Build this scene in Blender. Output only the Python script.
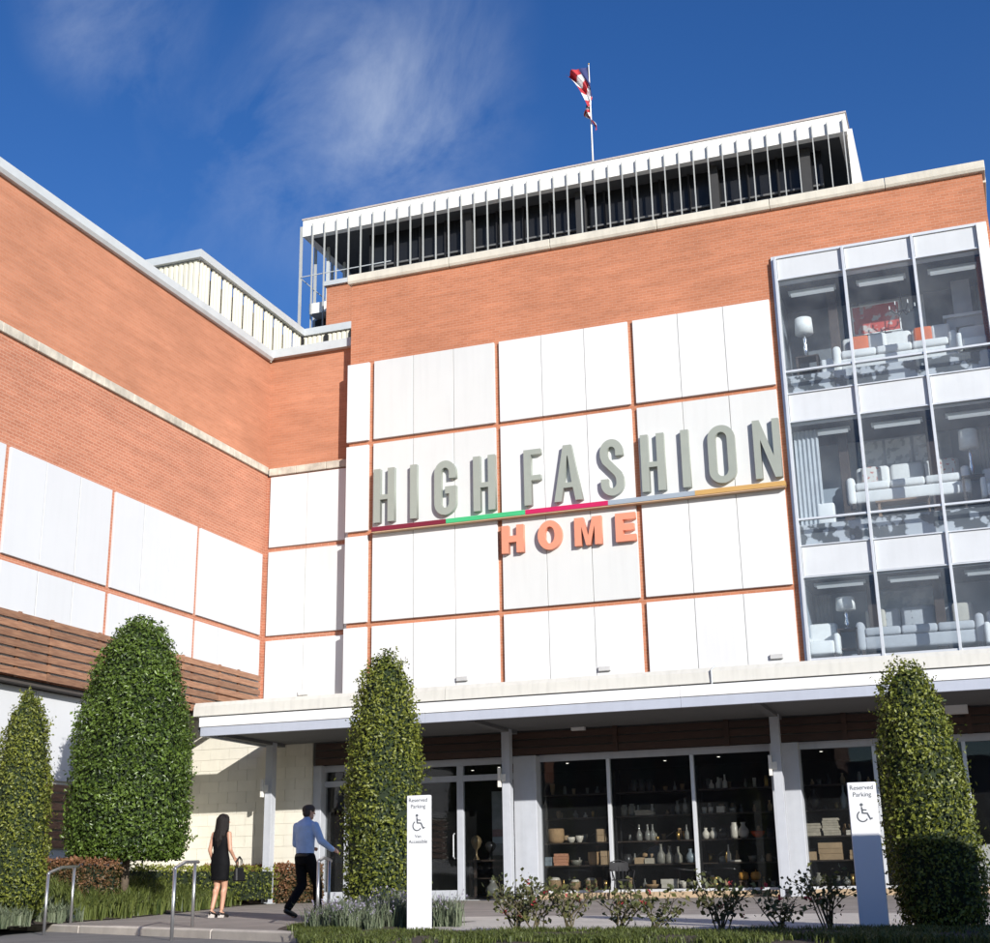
import bpy, bmesh, math, random
import numpy as np
from mathutils import Vector, Matrix
R = math.radians
random.seed(7); rng = np.random.default_rng(7)
for o in list(bpy.data.objects): bpy.data.objects.remove(o)
scn = bpy.context.scene; COL = scn.collection
# ------------------------------------------------------------------ camera
def cam_axes(yaw, pitch, roll):
    cy, sy, cp, sp = math.cos(yaw), math.sin(yaw), math.cos(pitch), math.sin(pitch)
    f = Vector((-sy*cp, cy*cp, sp)); r = Vector((cy, sy, 0)); u = r.cross(f)
    c, s = math.cos(roll), math.sin(roll)
    return c*r + s*u, -s*r + c*u, f
cr, cu, cf = cam_axes(R(19.8517), R(17.1102), R(-1.0195))
cd = bpy.data.cameras.new('camera'); cam = bpy.data.objects.new('camera', cd); COL.objects.link(cam)
cd.sensor_fit = 'HORIZONTAL'; cd.sensor_width = 36; cd.lens = 1335.68/990*36
cd.clip_start = .1; cd.clip_end = 3000
mw = Matrix((( cr.x, cu.x, -cf.x, 0), (cr.y, cu.y, -cf.y, 0), (cr.z, cu.z, -cf.z, 0), (0, 0, 0, 1)))
cam.matrix_world = mw; scn.camera = cam
# ------------------------------------------------------------------ sun, sky, exposure
SUN = Vector((1.0, -1.0, .51)).normalized()          # towards the sun
sl = bpy.data.lights.new('sun', 'SUN'); sl.energy = 4.6; sl.angle = R(.53); sl.color = (1, .965, .91)
so = bpy.data.objects.new('sun', sl); COL.objects.link(so); so.location = (30, -30, 30)
so.rotation_euler = (-SUN).to_track_quat('-Z', 'Y').to_euler()
EL = math.asin(SUN.z)
w = bpy.data.worlds.new('World'); scn.world = w; w.use_nodes = True
def sky_world():
    nt = w.node_tree; nt.nodes.clear(); N = nt.nodes.new; L = nt.links.new
    out = N('ShaderNodeOutputWorld'); bg = N('ShaderNodeBackground'); bg.inputs[1].default_value = .10
    sky = N('ShaderNodeTexSky'); sky.sky_type = 'NISHITA'; sky.sun_disc = False
    sky.sun_elevation = EL; sky.sun_rotation = math.atan2(SUN.x, SUN.y)
    sky.altitude = 0; sky.air_density = 1.0; sky.dust_density = .25; sky.ozone_density = 3.2
    tc = N('ShaderNodeTexCoord')
    # wispy cirrus: stretched noise over the whole dome
    mp = N('ShaderNodeMapping'); mp.inputs['Rotation'].default_value = (.3, .5, .35); mp.inputs['Location'].default_value = CLOUD_OFF
    mp.inputs['Scale'].default_value = (1.6, 1.6, 1.6); L(tc.outputs['Generated'], mp.inputs[0])
    n1 = N('ShaderNodeTexNoise'); n1.inputs['Scale'].default_value = 1.7; n1.inputs['Detail'].default_value = 3; n1.inputs['Roughness'].default_value = .5
    L(mp.outputs[0], n1.inputs[0])
    mp2 = N('ShaderNodeMapping'); mp2.inputs['Rotation'].default_value = (.2, .7, .9); mp2.inputs['Scale'].default_value = (2, 3.6, 2); mp2.inputs['Location'].default_value = CLOUD_LOC
    L(tc.outputs['Generated'], mp2.inputs[0])
    n2 = N('ShaderNodeTexNoise'); n2.inputs['Scale'].default_value = 3.2; n2.inputs['Detail'].default_value = 8; n2.inputs['Roughness'].default_value = .62; n2.inputs['Distortion'].default_value = .5
    L(mp2.outputs[0], n2.inputs[0])
    r1 = N('ShaderNodeMapRange'); r1.inputs[1].default_value = .53; r1.inputs[2].default_value = .74; L(n1.outputs[0], r1.inputs[0])
    r2 = N('ShaderNodeMapRange'); r2.inputs[1].default_value = .36; r2.inputs[2].default_value = .78; L(n2.outputs[0], r2.inputs[0])
    acc = None
    for (dx, dy, dz), w0, w1, amp in CLOUDS:      # loose banks of cirrus, some in view, others elsewhere round the dome
        dt = N('ShaderNodeVectorMath'); dt.operation = 'DOT_PRODUCT'; dt.inputs[1].default_value = Vector((dx, dy, dz)).normalized(); L(tc.outputs['Generated'], dt.inputs[0])
        mr = N('ShaderNodeMapRange'); mr.interpolation_type = 'SMOOTHSTEP'; mr.inputs[1].default_value = w0; mr.inputs[2].default_value = w1; mr.inputs[4].default_value = amp; L(dt.outputs['Value'], mr.inputs[0])
        if acc is None: acc = mr.outputs[0]
        else:
            ad = N('ShaderNodeMath'); ad.operation = 'ADD'; L(acc, ad.inputs[0]); L(mr.outputs[0], ad.inputs[1]); acc = ad.outputs[0]
    gain = N('ShaderNodeMath'); gain.operation = 'MULTIPLY_ADD'; L(r1.outputs[0], gain.inputs[0]); gain.inputs[1].default_value = .05; L(acc, gain.inputs[2])
    m = N('ShaderNodeMath'); m.operation = 'MULTIPLY'; L(gain.outputs[0], m.inputs[0]); L(r2.outputs[0], m.inputs[1])
    m2 = N('ShaderNodeMath'); m2.operation = 'MULTIPLY'; m2.inputs[1].default_value = .24; m2.use_clamp = True; L(m.outputs[0], m2.inputs[0])
    hs = N('ShaderNodeHueSaturation'); hs.inputs['Hue'].default_value = .515; hs.inputs['Saturation'].default_value = 1.27; hs.inputs['Value'].default_value = .96; L(sky.outputs[0], hs.inputs['Color'])
    mix = N('ShaderNodeMixRGB'); L(m2.outputs[0], mix.inputs[0]); L(hs.outputs[0], mix.inputs[1]); mix.inputs[2].default_value = (6.2, 6.8, 7.6, 1)
    L(mix.outputs[0], bg.inputs[0]); L(bg.outputs[0], out.inputs[0])
CLOUD_OFF = (.0, .0, .0); CLOUD_LOC = (.0, .5, .0)
CLOUDS = [((-0.339, 0.746, 0.573), 0.99357, 1.0, 0.8), ((-0.397, 0.761, 0.514), 0.99357, 1.0, 0.9), ((-0.329, 0.787, 0.522), 0.9954, 1.0, 0.6), ((-0.501, 0.649, 0.572), 0.99692, 1.0, 0.9), ((-0.469, 0.746, 0.473), 0.99452, 1.0, 0.35), ((-0.9, -0.2, 0.35), 0.95, 1, 0.6), ((0.7, 0.6, 0.45), 0.96, 1, 0.5), ((0.2, -0.8, 0.5), 0.95, 1, 0.5), ((-0.4, -0.7, 0.6), 0.95, 1, 0.5), ((0.95, -0.1, 0.4), 0.95, 1, 0.5)]
sky_world()
scn.view_settings.view_transform = 'Standard'; scn.view_settings.look = 'None'
scn.view_settings.gamma = 1; scn.view_settings.exposure = .45; scn.view_settings.use_curve_mapping = False

# ------------------------------------------------------------------ materials
MATS = {}
def mat(name, col, rough=.7, var=.12, scale=6.0, bump=0.0, bscale=40.0, metal=0.0, spec=.5, stretch=(1, 1, 1), col2=None, emit=0.0, dirt=0.0):
    if name in MATS: return MATS[name]
    m = bpy.data.materials.new(name); m.use_nodes = True; nt = m.node_tree; N = nt.nodes.new; L = nt.links.new
    b = nt.nodes['Principled BSDF']; b.inputs['Roughness'].default_value = rough; b.inputs['Metallic'].default_value = metal
    b.inputs['Specular IOR Level'].default_value = spec
    geo = N('ShaderNodeNewGeometry'); mp = N('ShaderNodeMapping'); mp.inputs['Scale'].default_value = stretch; L(geo.outputs['Position'], mp.inputs[0])
    n = N('ShaderNodeTexNoise'); n.inputs['Scale'].default_value = scale; n.inputs['Detail'].default_value = 5; n.inputs['Roughness'].default_value = .6; L(mp.outputs[0], n.inputs[0])
    rp = N('ShaderNodeValToRGB'); L(n.outputs[0], rp.inputs[0])
    c2 = col2 or tuple(c*(1-var) for c in col); c1 = tuple(min(1, c*(1+var*.5)) for c in col)
    rp.color_ramp.elements[0].position = .3; rp.color_ramp.elements[1].position = .7
    rp.color_ramp.elements[0].color = (*c2, 1); rp.color_ramp.elements[1].color = (*c1, 1)
    src = rp.outputs[0]
    oi = N('ShaderNodeObjectInfo'); mr = N('ShaderNodeMapRange'); mr.inputs[3].default_value = 1-var*.6; mr.inputs[4].default_value = 1+var*.3; L(oi.outputs['Random'], mr.inputs[0])
    mu = N('ShaderNodeVectorMath'); mu.operation = 'SCALE'; L(src, mu.inputs[0]); L(mr.outputs[0], mu.inputs['Scale']); src = mu.outputs[0]
    if dirt:
        mpd = N('ShaderNodeMapping'); mpd.inputs['Scale'].default_value = (5, 5, .35); L(geo.outputs['Position'], mpd.inputs[0])
        nd = N('ShaderNodeTexNoise'); nd.inputs['Scale'].default_value = 1.4; nd.inputs['Detail'].default_value = 6; L(mpd.outputs[0], nd.inputs[0])
        rd = N('ShaderNodeMapRange'); rd.inputs[1].default_value = .48; rd.inputs[2].default_value = .8; rd.inputs[3].default_value = 1; rd.inputs[4].default_value = 1-dirt; L(nd.outputs[0], rd.inputs[0])
        m2 = N('ShaderNodeVectorMath'); m2.operation = 'SCALE'; L(src, m2.inputs[0]); L(rd.outputs[0], m2.inputs['Scale']); src = m2.outputs[0]
    L(src, b.inputs['Base Color'])
    if bump:
        nb = N('ShaderNodeTexNoise'); nb.inputs['Scale'].default_value = bscale; nb.inputs['Detail'].default_value = 4; L(mp.outputs[0], nb.inputs[0])
        bp = N('ShaderNodeBump'); bp.inputs['Strength'].default_value = bump; bp.inputs['Distance'].default_value = .02; L(nb.outputs[0], bp.inputs['Height']); L(bp.outputs[0], b.inputs['Normal'])
    if emit:
        b.inputs['Emission Color'].default_value = (*col, 1); b.inputs['Emission Strength'].default_value = emit
    MATS[name] = m; return m

def brick_mat(name, c1, c2, mortar, msize=.010, contrast=.5):
    m = bpy.data.materials.new(name); m.use_nodes = True; nt = m.node_tree; N = nt.nodes.new; L = nt.links.new
    b = nt.nodes['Principled BSDF']; b.inputs['Roughness'].default_value = .88; b.inputs['Specular IOR Level'].default_value = .25
    geo = N('ShaderNodeNewGeometry'); sx = N('ShaderNodeSeparateXYZ'); L(geo.outputs['Position'], sx.inputs[0])
    ad = N('ShaderNodeMath'); ad.operation = 'ADD'; L(sx.outputs[0], ad.inputs[0]); L(sx.outputs[1], ad.inputs[1])
    cb = N('ShaderNodeCombineXYZ'); L(ad.outputs[0], cb.inputs[0]); L(sx.outputs[2], cb.inputs[1])
    bt = N('ShaderNodeTexBrick'); L(cb.outputs[0], bt.inputs[0])
    bt.inputs['Scale'].default_value = 1; bt.inputs['Brick Width'].default_value = .215; bt.inputs['Row Height'].default_value = .078
    bt.inputs['Mortar Size'].default_value = msize; bt.inputs['Mortar Smooth'].default_value = .15; bt.inputs['Bias'].default_value = .0
    bt.inputs['Color1'].default_value = (*c1, 1); bt.inputs['Color2'].default_value = (*c2, 1); bt.inputs['Mortar'].default_value = (*mortar, 1)
    # large weathering patches + horizontal streaks
    mp = N('ShaderNodeMapping'); mp.inputs['Scale'].default_value = (.35, 2.4, 1); L(cb.outputs[0], mp.inputs[0])
    n = N('ShaderNodeTexNoise'); n.inputs['Scale'].default_value = 1.6; n.inputs['Detail'].default_value = 7; n.inputs['Roughness'].default_value = .65; L(mp.outputs[0], n.inputs[0])
    mr = N('ShaderNodeMapRange'); mr.inputs[1].default_value = .25; mr.inputs[2].default_value = .75; mr.inputs[3].default_value = .80; mr.inputs[4].default_value = 1.13; L(n.outputs[0], mr.inputs[0])
    n3 = N('ShaderNodeTexNoise'); n3.inputs['Scale'].default_value = .45; n3.inputs['Detail'].default_value = 4; L(cb.outputs[0], n3.inputs[0])
    mr3 = N('ShaderNodeMapRange'); mr3.inputs[1].default_value = .3; mr3.inputs[2].default_value = .7; mr3.inputs[3].default_value = .90; mr3.inputs[4].default_value = 1.07; L(n3.outputs[0], mr3.inputs[0])
    mm = N('ShaderNodeMath'); mm.operation = 'MULTIPLY'; L(mr.outputs[0], mm.inputs[0]); L(mr3.outputs[0], mm.inputs[1])
    mu = N('ShaderNodeVectorMath'); mu.operation = 'SCALE'; L(bt.outputs['Color'], mu.inputs[0]); L(mm.outputs[0], mu.inputs['Scale'])
    L(mu.outputs[0], b.inputs['Base Color'])
    bp = N('ShaderNodeBump'); bp.inputs['Strength'].default_value = .35; bp.inputs['Distance'].default_value = .006; bp.invert = True
    L(bt.outputs['Fac'], bp.inputs['Height']); L(bp.outputs[0], b.inputs['Normal'])
    MATS[name] = m; return m

def glass_mat(name, tint=(.82, .86, .88), ior=1.5, haze=0.0):
    m = bpy.data.materials.new(name); m.use_nodes = True; nt = m.node_tree; nt.nodes.clear(); N = nt.nodes.new; L = nt.links.new
    out = N('ShaderNodeOutputMaterial'); tr = N('ShaderNodeBsdfTransparent'); tr.inputs[0].default_value = (*tint, 1)
    gl = N('ShaderNodeBsdfGlossy'); gl.inputs['Roughness'].default_value = .015
    # faint waviness of large panes
    geo = N('ShaderNodeNewGeometry'); n = N('ShaderNodeTexNoise'); n.inputs['Scale'].default_value = .7; L(geo.outputs['Position'], n.inputs[0])
    bp = N('ShaderNodeBump'); bp.inputs['Strength'].default_value = .05; bp.inputs['Distance'].default_value = .05; L(n.outputs[0], bp.inputs['Height']); L(bp.outputs[0], gl.inputs['Normal'])
    fr = N('ShaderNodeFresnel'); fr.inputs[0].default_value = ior
    mx = N('ShaderNodeMixShader'); bf = N('ShaderNodeMath'); bf.operation = 'SUBTRACT'; bf.inputs[0].default_value = 1; L(geo.outputs['Backfacing'], bf.inputs[1])
    mf = N('ShaderNodeMath'); mf.operation = 'MULTIPLY'; L(fr.outputs[0], mf.inputs[0]); L(bf.outputs[0], mf.inputs[1]); L(mf.outputs[0], mx.inputs[0]); L(tr.outputs[0], mx.inputs[1]); L(gl.outputs[0], mx.inputs[2])
    if haze:      # pale diffuse veil on the outer face, painted in for glare and haze
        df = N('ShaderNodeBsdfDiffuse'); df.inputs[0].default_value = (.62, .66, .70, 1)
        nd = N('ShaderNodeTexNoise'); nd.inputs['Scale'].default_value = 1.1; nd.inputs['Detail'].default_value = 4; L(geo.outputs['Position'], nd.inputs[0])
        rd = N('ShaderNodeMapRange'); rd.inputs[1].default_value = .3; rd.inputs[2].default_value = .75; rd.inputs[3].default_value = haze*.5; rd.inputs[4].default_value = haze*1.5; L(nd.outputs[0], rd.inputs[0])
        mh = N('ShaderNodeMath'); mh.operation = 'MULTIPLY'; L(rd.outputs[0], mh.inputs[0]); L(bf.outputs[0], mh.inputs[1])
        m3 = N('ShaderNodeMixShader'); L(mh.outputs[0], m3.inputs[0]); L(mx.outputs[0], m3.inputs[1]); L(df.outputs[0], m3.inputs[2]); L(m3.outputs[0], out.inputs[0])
    else: L(mx.outputs[0], out.inputs[0])
    MATS[name] = m; return m

def leaf_mat(name, dark, light, rough=.45, trans=.25):
    m = bpy.data.materials.new(name); m.use_nodes = True; nt = m.node_tree; N = nt.nodes.new; L = nt.links.new
    b = nt.nodes['Principled BSDF']; out = nt.nodes['Material Output']; b.inputs['Roughness'].default_value = rough; b.inputs['Specular IOR Level'].default_value = .4
    at = N('ShaderNodeAttribute'); at.attribute_name = 'tint'
    rp = N('ShaderNodeValToRGB'); L(at.outputs['Fac'], rp.inputs[0])
    rp.color_ramp.elements[0].color = (*dark, 1); rp.color_ramp.elements[0].position = 0
    rp.color_ramp.elements[1].color = (*light, 1); rp.color_ramp.elements[1].position = .9
    L(rp.outputs[0], b.inputs['Base Color'])
    tl = N('ShaderNodeBsdfTranslucent'); L(rp.outputs[0], tl.inputs[0])
    mx = N('ShaderNodeMixShader'); mx.inputs[0].default_value = trans; L(b.outputs[0], mx.inputs[1]); L(tl.outputs[0], mx.inputs[2]); L(mx.outputs[0], out.inputs[0])
    MATS[name] = m; return m

BRICK_UP = brick_mat('brick_smooth', (.485, .212, .124), (.45, .19, .108), (.47, .23, .146), .008)
BRICK_LO = brick_mat('brick_pale_joint', (.47, .195, .118), (.41, .16, .095), (.51, .275, .19), .010)
BRICK_FR = brick_mat('brick_front', (.475, .19, .104), (.42, .162, .086), (.47, .235, .152), .0095)
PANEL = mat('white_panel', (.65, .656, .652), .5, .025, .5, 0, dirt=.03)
PANEL_DIM = mat('white_panel_less_sun', (.575, .59, .61), .5, .03, .5, 0, dirt=.03)  # greyer, bluer copy of the white panel: weaker sunlight put into the colour
PANEL2 = mat('offwhite_panel', (.60, .61, .597), .5, .035, .5, 0, dirt=.04)
STONE = mat('limestone', (.60, .55, .46), .85, .3, 3.0, .3, 30, dirt=.3)
COPING = mat('coping_stone', (.62, .58, .49), .8, .12, 2.0, .2, 30, dirt=.15)
GREYMETAL = mat('grey_metal', (.50, .53, .54), .5, .08, 3, 0)
BLUEGREY = mat('bluegrey_paint', (.40, .43, .50), .5, .05, 2, 0, dirt=.06)
WHITE = mat('white_paint', (.78, .78, .77), .45, .05, 2, 0, dirt=.08)
CREAM = mat('cream_paint', (.66, .63, .54), .75, .06, 3, .1, 60, dirt=.06)
CREAMBAND = mat('cream_flashing', (.58, .57, .52), .6, .06, 2, 0, dirt=.15)
COLUMN = mat('column_paint', (.45, .47, .51), .5, .06, 4, 0, dirt=.1)
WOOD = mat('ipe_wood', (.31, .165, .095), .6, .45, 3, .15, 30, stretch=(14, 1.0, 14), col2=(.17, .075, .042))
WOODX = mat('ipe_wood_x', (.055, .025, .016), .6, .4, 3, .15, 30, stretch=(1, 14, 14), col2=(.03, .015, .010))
ALU = mat('aluminium', (.66, .68, .70), .38, .06, 4, 0, metal=.35)
SPAN = mat('spandrel_grey', (.57, .59, .61), .35, .05, 1.5, 0, dirt=.05)
DARKMETAL = mat('dark_metal', (.022, .022, .024), .6, .2, 8, 0, spec=.2)
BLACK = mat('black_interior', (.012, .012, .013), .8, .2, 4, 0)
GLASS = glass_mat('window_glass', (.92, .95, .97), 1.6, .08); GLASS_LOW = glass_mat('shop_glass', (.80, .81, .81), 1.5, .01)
SOFFIT = mat('soffit_paint', (.13, .133, .137), .8, .06, 3, 0)

# ------------------------------------------------------------------ mesh helpers
class MB:
    def __init__(s): s.v = []; s.f = []; s.mi = []
    def box(s, x0, x1, y0, y1, z0, z1, mi=0):
        n = len(s.v)
        s.v += [(x0, y0, z0), (x1, y0, z0), (x1, y1, z0), (x0, y1, z0), (x0, y0, z1), (x1, y0, z1), (x1, y1, z1), (x0, y1, z1)]
        s.f += [tuple(n+i for i in q) for q in ((0, 3, 2, 1), (4, 5, 6, 7), (0, 1, 5, 4), (1, 2, 6, 5), (2, 3, 7, 6), (3, 0, 4, 7))]; s.mi += [mi]*6
        return s
    def prism(s, poly, axis, a, b, mi=0):
        # poly: 2D points (CCW seen from +axis), extruded along axis from a to b
        n = len(s.v); k = len(poly)
        def P(p, t): return {'X': (t, p[0], p[1]), 'Y': (p[0], t, p[1]), 'Z': (p[0], p[1], t)}[axis]
        s.v += [P(p, a) for p in poly] + [P(p, b) for p in poly]
        s.f += [tuple(n+i for i in reversed(range(k))), tuple(n+k+i for i in range(k))] + [(n+i, n+(i+1) % k, n+k+(i+1) % k, n+k+i) for i in range(k)]; s.mi += [mi]*(k+2)
        return s
    def tube(s, pts, rad, seg=8, cap=True, mi=0):
        pts = [Vector(p) for p in pts]; n0 = len(s.v); k = len(pts)
        rad = rad if isinstance(rad, (list, tuple)) else [rad]*k
        up = None
        for i, p in enumerate(pts):
            d = (pts[min(i+1, k-1)] - pts[max(i-1, 0)]).normalized()
            if up is None: up = Vector((0, 0, 1)) if abs(d.z) < .9 else Vector((1, 0, 0))
            a = d.cross(up).normalized(); b2 = a.cross(d).normalized(); up = b2
            for j in range(seg):
                t = 2*math.pi*j/seg; s.v.append(tuple(p + rad[i]*(math.cos(t)*a + math.sin(t)*b2)))
        for i in range(k-1):
            for j in range(seg):
                s.f.append((n0+i*seg+j, n0+i*seg+(j+1) % seg, n0+(i+1)*seg+(j+1) % seg, n0+(i+1)*seg+j)); s.mi.append(mi)
        if cap:
            s.f.append(tuple(n0+j for j in reversed(range(seg)))); s.f.append(tuple(n0+(k-1)*seg+j for j in range(seg))); s.mi += [mi, mi]
        return s
    def lathe(s, prof, c=(0, 0, 0), seg=16, mi=0, sx=1, sy=1):
        n0 = len(s.v); k = len(prof)
        for r, z in prof:
            for j in range(seg):
                t = 2*math.pi*j/seg; s.v.append((c[0]+r*sx*math.cos(t), c[1]+r*sy*math.sin(t), c[2]+z))
        for i in range(k-1):
            for j in range(seg):
                s.f.append((n0+i*seg+j, n0+i*seg+(j+1) % seg, n0+(i+1)*seg+(j+1) % seg, n0+(i+1)*seg+j)); s.mi.append(mi)
        s.f.append(tuple(n0+j for j in reversed(range(seg)))); s.f.append(tuple(n0+(k-1)*seg+j for j in range(seg))); s.mi += [mi, mi]
        return s
def link(o, parent=None):
    COL.objects.link(o)
    if parent: o.parent = parent
    return o
def wloc(o):
    p = Vector((0, 0, 0))
    while o is not None: p = p + o.location; o = o.parent
    return p
def build(name, mb, m, parent=None, bevel=0.0, smooth=False, origin=None):
    """world-space verts; the object's origin sits at `origin` (default bottom centre)"""
    V = np.array(mb.v, float)
    if origin is None: origin = Vector(((V[:, 0].min()+V[:, 0].max())/2, (V[:, 1].min()+V[:, 1].max())/2, V[:, 2].min()))
    me = bpy.data.meshes.new(name); me.from_pydata([tuple(v) for v in (V-np.array(origin))], [], mb.f)
    ms = m if isinstance(m, (list, tuple)) else [m]
    for x in ms: me.materials.append(x)
    if len(ms) > 1: me.polygons.foreach_set('material_index', mb.mi)
    if smooth: me.polygons.foreach_set('use_smooth', [True]*len(me.polygons))
    me.update(); o = bpy.data.objects.new(name, me); link(o, parent)
    o.location = Vector(origin) - (wloc(parent) if parent else Vector((0, 0, 0)))
    if bevel:
        b = o.modifiers.new('bevel', 'BEVEL'); b.width = bevel; b.segments = 1; b.limit_method = 'ANGLE'
    return o
def put(name, me, loc, parent, rot=None, scale=None):
    o = bpy.data.objects.new(name, me); link(o, parent); o.location = Vector(loc) - wloc(parent)
    if rot: o.rotation_euler = rot
    if scale: o.scale = scale
    return o
def box(name, x0, x1, y0, y1, z0, z1, m, parent=None, bevel=0.0): return build(name, MB().box(x0, x1, y0, y1, z0, z1), m, parent, bevel)
def empty(name, loc, label, cat, group=None):
    o = bpy.data.objects.new(name, None); link(o); o.location = loc; o.empty_display_size = .2
    return tag(o, label, cat, group)
def tag(o, label, cat, group=None):
    o['label'] = label; o['category'] = cat
    if group: o['group'] = group
    return o
def struct(o): o['kind'] = 'structure'; return o
def curve_mesh(splines, depth, bevel=0.0):
    """closed 2D outlines (holes allowed) -> extruded mesh facing -Y (x right, z up), front face at y=0, back at y=depth"""
    cu_ = bpy.data.curves.new('tmp', 'CURVE'); cu_.dimensions = '2D'; cu_.fill_mode = 'BOTH'; cu_.extrude = depth/2; cu_.bevel_depth = bevel
    for pts in splines:
        sp = cu_.splines.new('POLY'); sp.points.add(len(pts)-1)
        for p, q in zip(sp.points, pts): p.co = (q[0], q[1], 0, 1)
        sp.use_cyclic_u = True
    return curve_to_mesh(cu_, depth)
def curve_to_mesh(cu_, depth):
    o = bpy.data.objects.new('tmp', cu_); COL.objects.link(o)
    dg = bpy.context.evaluated_depsgraph_get(); dg.update()
    me = bpy.data.meshes.new_from_object(o.evaluated_get(dg)); bpy.data.objects.remove(o); bpy.data.curves.remove(cu_)
    me.transform(Matrix(((1, 0, 0, 0), (0, 0, -1, depth/2), (0, 1, 0, 0), (0, 0, 0, 1))))
    return me

# ------------------------------------------------------------------ the ground
ASPHALT = mat('asphalt', (.19, .185, .18), .9, .25, 1.5, .5, 120, col2=(.14, .138, .135))
TERR = mat('terrace_concrete', (.30, .262, .228), .9, .25, 1.2, .4, 90, col2=(.215, .188, .165))
CONC = mat('pale_concrete', (.58, .53, .46), .9, .2, 2.0, .4, 80)
TANCURB = mat('tan_curb', (.42, .31, .20), .9, .2, 2.0, .4, 60)
SOIL = mat('soil_mulch', (.07, .05, .035), .95, .4, 6.0, .8, 30)
def tz(y): return -.53 + (y-17)*.0071
def sheet(name, rows, m):
    """rows: list of (y, z) profile; spans X +-60"""
    mb = MB(); xs = (-400, -60, -25, 0, 25, 60, 400)
    for y, z in rows:
        for x in xs: mb.v.append((x, y, z))
    k = len(xs)
    for i in range(len(rows)-1):
        for j in range(k-1): mb.f.append((i*k+j, i*k+j+1, (i+1)*k+j+1, (i+1)*k+j)); mb.mi.append(0)
    return struct(build(name, mb, m, origin=(0, 0, 0)))
sheet('road', [(-400, -1.55), (-2, -1.55), (3, -1.35), (8, -.80), (11, -.68), (14, -.645), (30, -.62), (60, -.64), (400, -.64)], ASPHALT)
# terrace with curb towards the road
CL, CRr = (-15.6, 19.62), (-8.0, 15.06)
poly = [CL, CRr, (-6.2, 11.95), (14, 11.95), (14, 33.35), (-26, 33.35), (-26, 24), (-17.0, 20.5)]
mb = MB(); n = len(poly)
mb.v = [(x, y, tz(y)) for x, y in poly] + [(x, y, -.75) for x, y in poly]
mb.f = [tuple(range(n))] + [(i, n+i, n+(i+1) % n, (i+1) % n) for i in range(n)]; mb.mi = [0]*(n+1)
bm = bmesh.new(); struct(build('terrace_pavement', mb, TERR, origin=(0, 0, 0)))
d = Vector((CRr[0]-CL[0], CRr[1]-CL[1])).normalized(); nrm = Vector((d.y, -d.x))   # towards the camera
def curb_strip(a, b, wd, z0, z1, m, name):
    mb = MB(); A = Vector(a); B = Vector(b); q = [A+nrm*.02, B+nrm*.02, B-nrm*wd, A-nrm*wd]
    mb.v = [(p.x, p.y, z0) for p in q] + [(p.x, p.y, z1) for p in q]
    mb.f = [(3, 2, 1, 0), (4, 5, 6, 7), (0, 1, 5, 4), (1, 2, 6, 5), (2, 3, 7, 6), (3, 0, 4, 7)]; mb.mi = [0]*6
    return build(name, mb, m, bevel=.02)
for k in range(4):
    a = Vector(CL)+d*(k*2.2+.0); b = Vector(CL)+d*(min((k+1)*2.2, 8.86)-.012)
    o = curb_strip(a, b, .17, -.78, tz(17)+.008, CONC, 'kerb'); struct(o)
q0, q1 = Vector(CRr), Vector((-6.2, 11.95)); d = (q1-q0).normalized(); nrm = Vector((d.y, -d.x))
for k in range(2): struct(curb_strip(q0+d*(1.8*k+.03), q0+d*(1.8*k+1.79), .17, -.78, tz(14)+.02, CONC, 'kerb'))
# pale pavement strip that runs along behind the planting strip
P_ = [(-6.9, 15.5), (14, 15.5), (14, 20.6), (-9.2, 20.6), (-8.9, 18.6), (-7.1, 18.6)]
mb = MB(); mb.v = [(x, y, tz(y)+.006) for x, y in P_]; mb.f = [tuple(range(6))]; mb.mi = [0]
struct(build('walkway', mb, CONC, origin=(0, 0, 0)))
# front planting strip
def gridbed(name, fn, nu, nv, m):
    mb = MB()
    for i in range(nu+1):
        for j in range(nv+1): mb.v.append(fn(i/nu, j/nv))
    for i in range(nu):
        for j in range(nv): mb.f.append((i*(nv+1)+j, (i+1)*(nv+1)+j, (i+1)*(nv+1)+j+1, i*(nv+1)+j+1)); mb.mi.append(0)
    return struct(build(name, mb, m, smooth=True, origin=(0, 0, 0)))
def bed_y(x): return float(np.interp(x, [-9, -8.2, -6.4, 13], [16.2, 15.25, 12.1, 12.15])), float(np.interp(x, [-9, -8.8, -7.2, -6.9, 13], [17.6, 18.7, 18.7, 15.6, 15.6]))
def front_bed(u, v):
    x = -9+u*22; y0, y1 = bed_y(x); y = y0+(y1-y0)*v; return (x, y, tz(y)-.02 + .075*math.sin(math.pi*v)**.5)
gridbed('planting_bed', front_bed, 110, 12, SOIL)
EDGE = [(-14.0, 16.5), (-14.6, 18.6), (-14.75, 20), (-14.9, 21.3), (-15.6, 23.5), (-16.2, 25.6), (-17.7, 30), (-18.3, 32.95)]
def edge_x(y): return float(np.interp(y, [e[1] for e in EDGE], [e[0] for e in EDGE]))
def left_z(x, y):
    # bank rising from the terrace edge to the wing
    t = max(0, min(1, (edge_x(y)-x)/1.6)); t = t*t*(3-2*t); return tz(y) + .015 + .42*t
def left_bed(u, v):
    y = 16.5+16.45*u; ex = edge_x(y); x = ex+(-20.9-ex)*v**1.4
    return (x, y, left_z(x, y) + .03*math.sin(x*3.1+y*2.3)*v)
gridbed('planting_bank', left_bed, 36, 18, SOIL)
struct(box('bed_edging', -16.3, -15.05, 20.0, 20.2, -.7, -.40, CONC, bevel=.02))

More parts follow.
